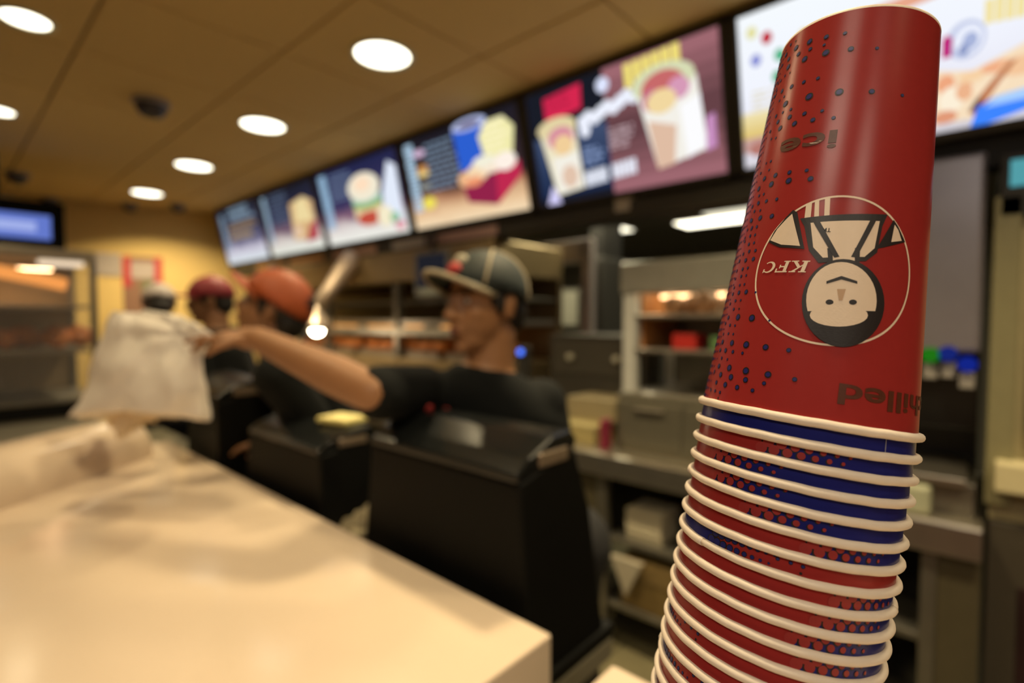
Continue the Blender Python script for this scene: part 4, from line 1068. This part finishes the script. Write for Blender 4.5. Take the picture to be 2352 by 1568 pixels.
    bm = bmesh.new(); add_ball(bm, H(0, .0945, -.053), (.020, .005, .004), 12, 8, R3); add_ball(bm, H(0, .0925, -.063), (.017, .005, .0045), 12, 8, R3)
    for v in bm.verts: v.co += inv
    obj('lips', bm, mat('lips', (.20, .07, .055), .4), t, True)
    bm = bmesh.new(); add_ball(bm, H(0, -.022, .035), (.080, .098, .084), 20, 14, R3); add_ball(bm, H(0, -.062, -.015), (.066, .052, .062), 16, 10, R3)
    for s_ in (-1, 1): add_ball(bm, H(.070 * s_, .012, .012), (.012, .014, .034), 12, 8, R3)
    kill = [v for v in bm.verts if (R3.transposed() @ (v.co - head)).y > .045 and (R3.transposed() @ (v.co - head)).z < .055]
    bmesh.ops.delete(bm, geom=kill, context='VERTS')
    for v in bm.verts: v.co += inv
    obj('hair', bm, HAIR, t, True)
    # cap: crown, curved brim with piping, seams, button, badge
    if cap:
        cm, pipe, tilt = cap['m'], cap.get('pipe'), cap.get('tilt', 0.)
        Rc = R3 @ Matrix.Rotation(tilt, 3, 'X')
        def C_(x, y, z): return head + R3 @ Vector((0, -.01, .040)) + Rc @ Vector((x, y, z))
        bm = bmesh.new(); nu, nv = 32, 9; rings = []
        for j in range(nv):
            a = math.pi / 2 * j / (nv - 1) * .985; k = math.cos(a)
            rings.append([bm.verts.new(C_(.092 * k * math.cos(2 * math.pi * i / nu), .112 * k * math.sin(2 * math.pi * i / nu), .105 * math.sin(a) - .012)) for i in range(nu)])
        for r0, r1 in zip(rings, rings[1:]):
            for i in range(nu): bm.faces.new((r0[i], r0[(i + 1) % nu], r1[(i + 1) % nu], r1[i]))
        bm.faces.new(rings[-1])
        for v in bm.verts: v.co += inv
        cr = obj('cap_crown', bm, cm, t, True); md = cr.modifiers.new('s', 'SOLIDIFY'); md.thickness = .004
        bm = bmesh.new(); rows = []; edge = []
        for j in range(6):
            row = []
            for i in range(17):
                a = math.radians(22 + 136 * i / 16); e_ = j / 5; x = .090 * math.cos(a) * (1 - .06 * e_); y0 = .108 * math.sin(a) - .004; y = y0 + e_ * .068 * math.sin(math.pi * i / 16) ** .6
                z = -.004 - .30 * (x ** 2) / .09 * (.5 + .5 * e_) * .9 - .006 * e_
                row.append(bm.verts.new(C_(x, y, z)))
                if j == 5: edge.append(C_(x, y, z) + inv)
            rows.append(row)
        for r0, r1 in zip(rows, rows[1:]):
            for i in range(16): bm.faces.new((r0[i], r0[i + 1], r1[i + 1], r1[i]))
        for v in bm.verts: v.co += inv
        br = obj('cap_brim', bm, cm, t, True); md = br.modifiers.new('s', 'SOLIDIFY'); md.thickness = .004
        if pipe:
            bm = bmesh.new(); add_tube(bm, edge, .0058, 8); obj('brim_piping', bm, pipe, br, True)
            for ang in (-38, 38, 180 - 38, 180 + 38):
                bm = bmesh.new(); a0 = math.radians(ang)
                add_tube(bm, [C_(.0935 * math.cos(q) * math.cos(a0), .1135 * math.cos(q) * math.sin(a0), .1065 * math.sin(q) - .012) + inv for q in [math.pi / 2 * k / 8 for k in range(9)]], .0036, 6); obj('seam_piping', bm, pipe, cr, True)
        bm = bmesh.new(); add_ball(bm, C_(0, 0, .094) + inv, .008, 10, 6); obj('cap_button', bm, cm, cr, True)
        if cap.get('badge'):
            for nm, zz, mm in (('badge', .040, mat('badge_pale', (.45, .42, .32), .6)), ('badge', .016, mat('badge_red', (.5, .05, .05), .6))):
                bm = bmesh.new(); q_ = math.asin(min(1, (zz + .02) / .105)); add_ball(bm, C_(0, .113 * math.cos(q_), zz) + inv, (.024, .012, .016), 12, 8, Rc); obj(nm, bm, mm, cr, True)
    return t
SK1 = mat('skin_tan', (.32, .155, .07), .5, 0, .1, 20, 0, sss=.12)
SK2 = mat('skin_brown', (.26, .125, .06), .5, 0, .1, 20, 0, sss=.1)
# 1: the worker reaching out with the bag
fdir = (-RT * math.sin(math.radians(46)) - Vector((FW.x, FW.y, 0)).normalized() * math.cos(math.radians(46)) + Vector((0, 0, -.02)))
wr1 = D(592, 778, 1.17)
bagtop = D(430, 770, 1.30)
hand_f = (D(415, 766, 1.205) - wr1)
pw = person('worker in black t-shirt and dark cap with cream piping reaching out a bag', SK1,
       head=D(1112, 702, 1.25), face=fdir, neck=D(1118, 852, 1.27), facing=Vector((-.85, -.25, 0)),
       shR=D(968, 900, 1.25), shL=D(1245, 938, 1.31), elR=D(858, 902, 1.04), wrR=wr1, elL=D(1290, 1150, 1.40), wrL=D(1230, 1300, 1.36), hip=Vector((.19, 0, 0)),
       cap={'m': mat('cap_dark_green', (.014, .022, .022), .7, 0, .15, 40), 'pipe': mat('cap_piping', (.40, .34, .23), .7), 'tilt': .26, 'badge': True},
       voxel=.006, hand=(hand_f, Vector((.1, .1, -1)), .42, 1, True), sleeve=.9)
# red marks printed on the shirt's chest
from mathutils.bvhtree import BVHTree
sh_ = [c_ for c_ in pw.children if c_.name.startswith('t_shirt')][0]
bv = BVHTree.FromPolygons([v.co + pw.location for v in sh_.data.vertices], [p.vertices[:] for p in sh_.data.polygons])
for px, py, rr in ((984, 936, .012), (1026, 940, .009)):
    hit = bv.ray_cast(EYE, ray(px, py).normalized())
    if hit[0] is not None:
        bm = bmesh.new(); add_ball(bm, hit[0] - pw.location, (rr, rr * .8, rr * .7), 12, 8); obj('shirt_mark', bm, mat('shirt_red', (.35, .02, .02), .6), sh_, True)
def simple(label, px, py, z, face, facing, skin, capm, tilt, hip=Vector((.1, 0, 0))):
    hd = D(px, py, z); f2 = Vector((facing.x, facing.y, 0)).normalized(); lf = Vector((0, 0, 1)).cross(f2)
    nk = hd + Vector((0, 0, -.17)) - face.normalized() * .03
    nk = Vector((nk.x, nk.y, hd.z - .15))
    sR, sL = nk - lf * .18 + Vector((0, 0, -.055)), nk + lf * .18 + Vector((0, 0, -.055))
    person(label, skin, hd, face, nk, f2, sR, sL, sR + hip * .6 + Vector((0, 0, -.26)) - lf * .05, sR + hip * .7 + f2 * .22 + Vector((0, 0, -.22)), sL + hip * .6 + Vector((0, 0, -.26)) + lf * .05, sL + hip * .7 + f2 * .2 + Vector((0, 0, -.22)), hip=hip,
           cap={'m': capm, 'tilt': tilt}, voxel=.010)
simple('worker in an orange cap looking along the counter behind the outstretched arm', 628, 712, 1.66, -RT - FW * .12 + Vector((0, 0, .38)), -RT * .8 - FW * .3, SK2, mat('cap_orange', (.36, .07, .015), .6, 0, .12, 40), .24, Vector((.34, .05, 0)))
simple('worker in a dark red cap standing at the far end of the counter', 482, 692, 2.7, -RT * .9 - FW * .35 + Vector((0, 0, -.05)), -RT, SK2, mat('cap_red', (.22, .012, .022), .6, 0, .12, 40), .05)
simple('worker in a white cap standing behind the plastic bag', 366, 702, 3.1, -RT * .5 + FW * .7 + Vector((0, 0, -.2)), -RT * .5 + FW * .8, mat('skin_dark', (.10, .05, .03), .5), mat('cap_white', (.42, .38, .36), .6, 0, .08, 40), .0)

# ================================================================== PLASTIC BAG
BAG = mat('bag_plastic', (.90, .85, .78), .45, 0, .06, 14, .5, 30, trans=0.)
b_ = BAG.node_tree.nodes['Principled BSDF']; nt = BAG.node_tree
tr = nt.nodes.new('ShaderNodeBsdfTranslucent'); tr.inputs[0].default_value = (.88, .82, .74, 1)
mx = nt.nodes.new('ShaderNodeMixShader'); mx.inputs[0].default_value = .3
out = nt.nodes['Material Output']; nt.links.new(b_.outputs[0], mx.inputs[1]); nt.links.new(tr.outputs[0], mx.inputs[2]); nt.links.new(mx.outputs[0], out.inputs[0])
BZ = 1.245
lft = [(268, 716), (248, 745), (232, 790), (215, 840), (197, 888), (178, 930), (164, 956)]
rgt = [(412, 724), (452, 750), (470, 800), (472, 850), (474, 900), (476, 940), (476, 968)]
bm = bmesh.new(); rows = []
NR, NC = 40, 48
def interp(tab, f):
    x = f * (len(tab) - 1); i = min(int(x), len(tab) - 2); u = x - i
    return Vector(tab[i]).lerp(Vector(tab[i + 1]), u)
for j in range(NR + 1):
    f = j / NR; l_, r_ = interp(lft, f), interp(rgt, f); ring = []
    th = .012 + .075 * math.sin(math.pi * min(1, f * 1.15) * .62) ** 1.2
    if f > .93: th *= 1 - (f - .93) * 5
    for i in range(NC):
        a = 2 * math.pi * i / NC; u = .5 - .5 * math.cos(a); u = u
        sgn = math.sin(a); q = l_.lerp(r_, u); q = Vector((q.x, q.y - 16 * f ** 6 * math.sin(math.pi * u)))
        p = D(q.x, q.y, BZ - sgn * th * (abs(math.sin(a)) ** -.35 if abs(sgn) > 1e-3 else 1))
        n_ = noise.noise(Vector((q.x * .013, q.y * .013, 3 * sgn))) * .020 + noise.noise(Vector((q.x * .03 + q.y * .02, q.y * .012, sgn))) * .012
        # folds running from the grip to the lower corners
        d_ = math.hypot(q.x - 425, q.y - 760); an_ = math.atan2(q.y - 760, q.x - 425)
        n_ += .007 * math.sin(an_ * 11) * max(0, 1 - d_ / 260)
        ring.append(bm.verts.new(p + FW * n_ + Vector((0, 0, .004 * noise.noise(Vector((i * .4, j * .2, 0)))))))
    rows.append(ring)
for r0, r1 in zip(rows, rows[1:]):
    for i in range(NC): bm.faces.new((r0[i], r0[(i + 1) % NC], r1[(i + 1) % NC], r1[i]))
bm.faces.new(rows[-1])
t = thing('plastic_bag', 'white plastic carrier bag held out by the worker in the dark cap', 'bag', tuple(D(320, 968, BZ)))
for v in bm.verts: v.co -= t.location
obj('bag_body', bm, BAG, t, True)
bm = bmesh.new()
for s_ in (-1, 1):
    pts = [D(330, 722, BZ + .012 * s_), D(390, 730, BZ + .01 * s_), D(440, 746, 1.22), D(482, 772, 1.19), D(474, 790, 1.20)]
add_tube(bm, [p - t.location for p in pts], [.012, .010, .009, .008, .006], 8)
obj('handle', bm, BAG, t, True)
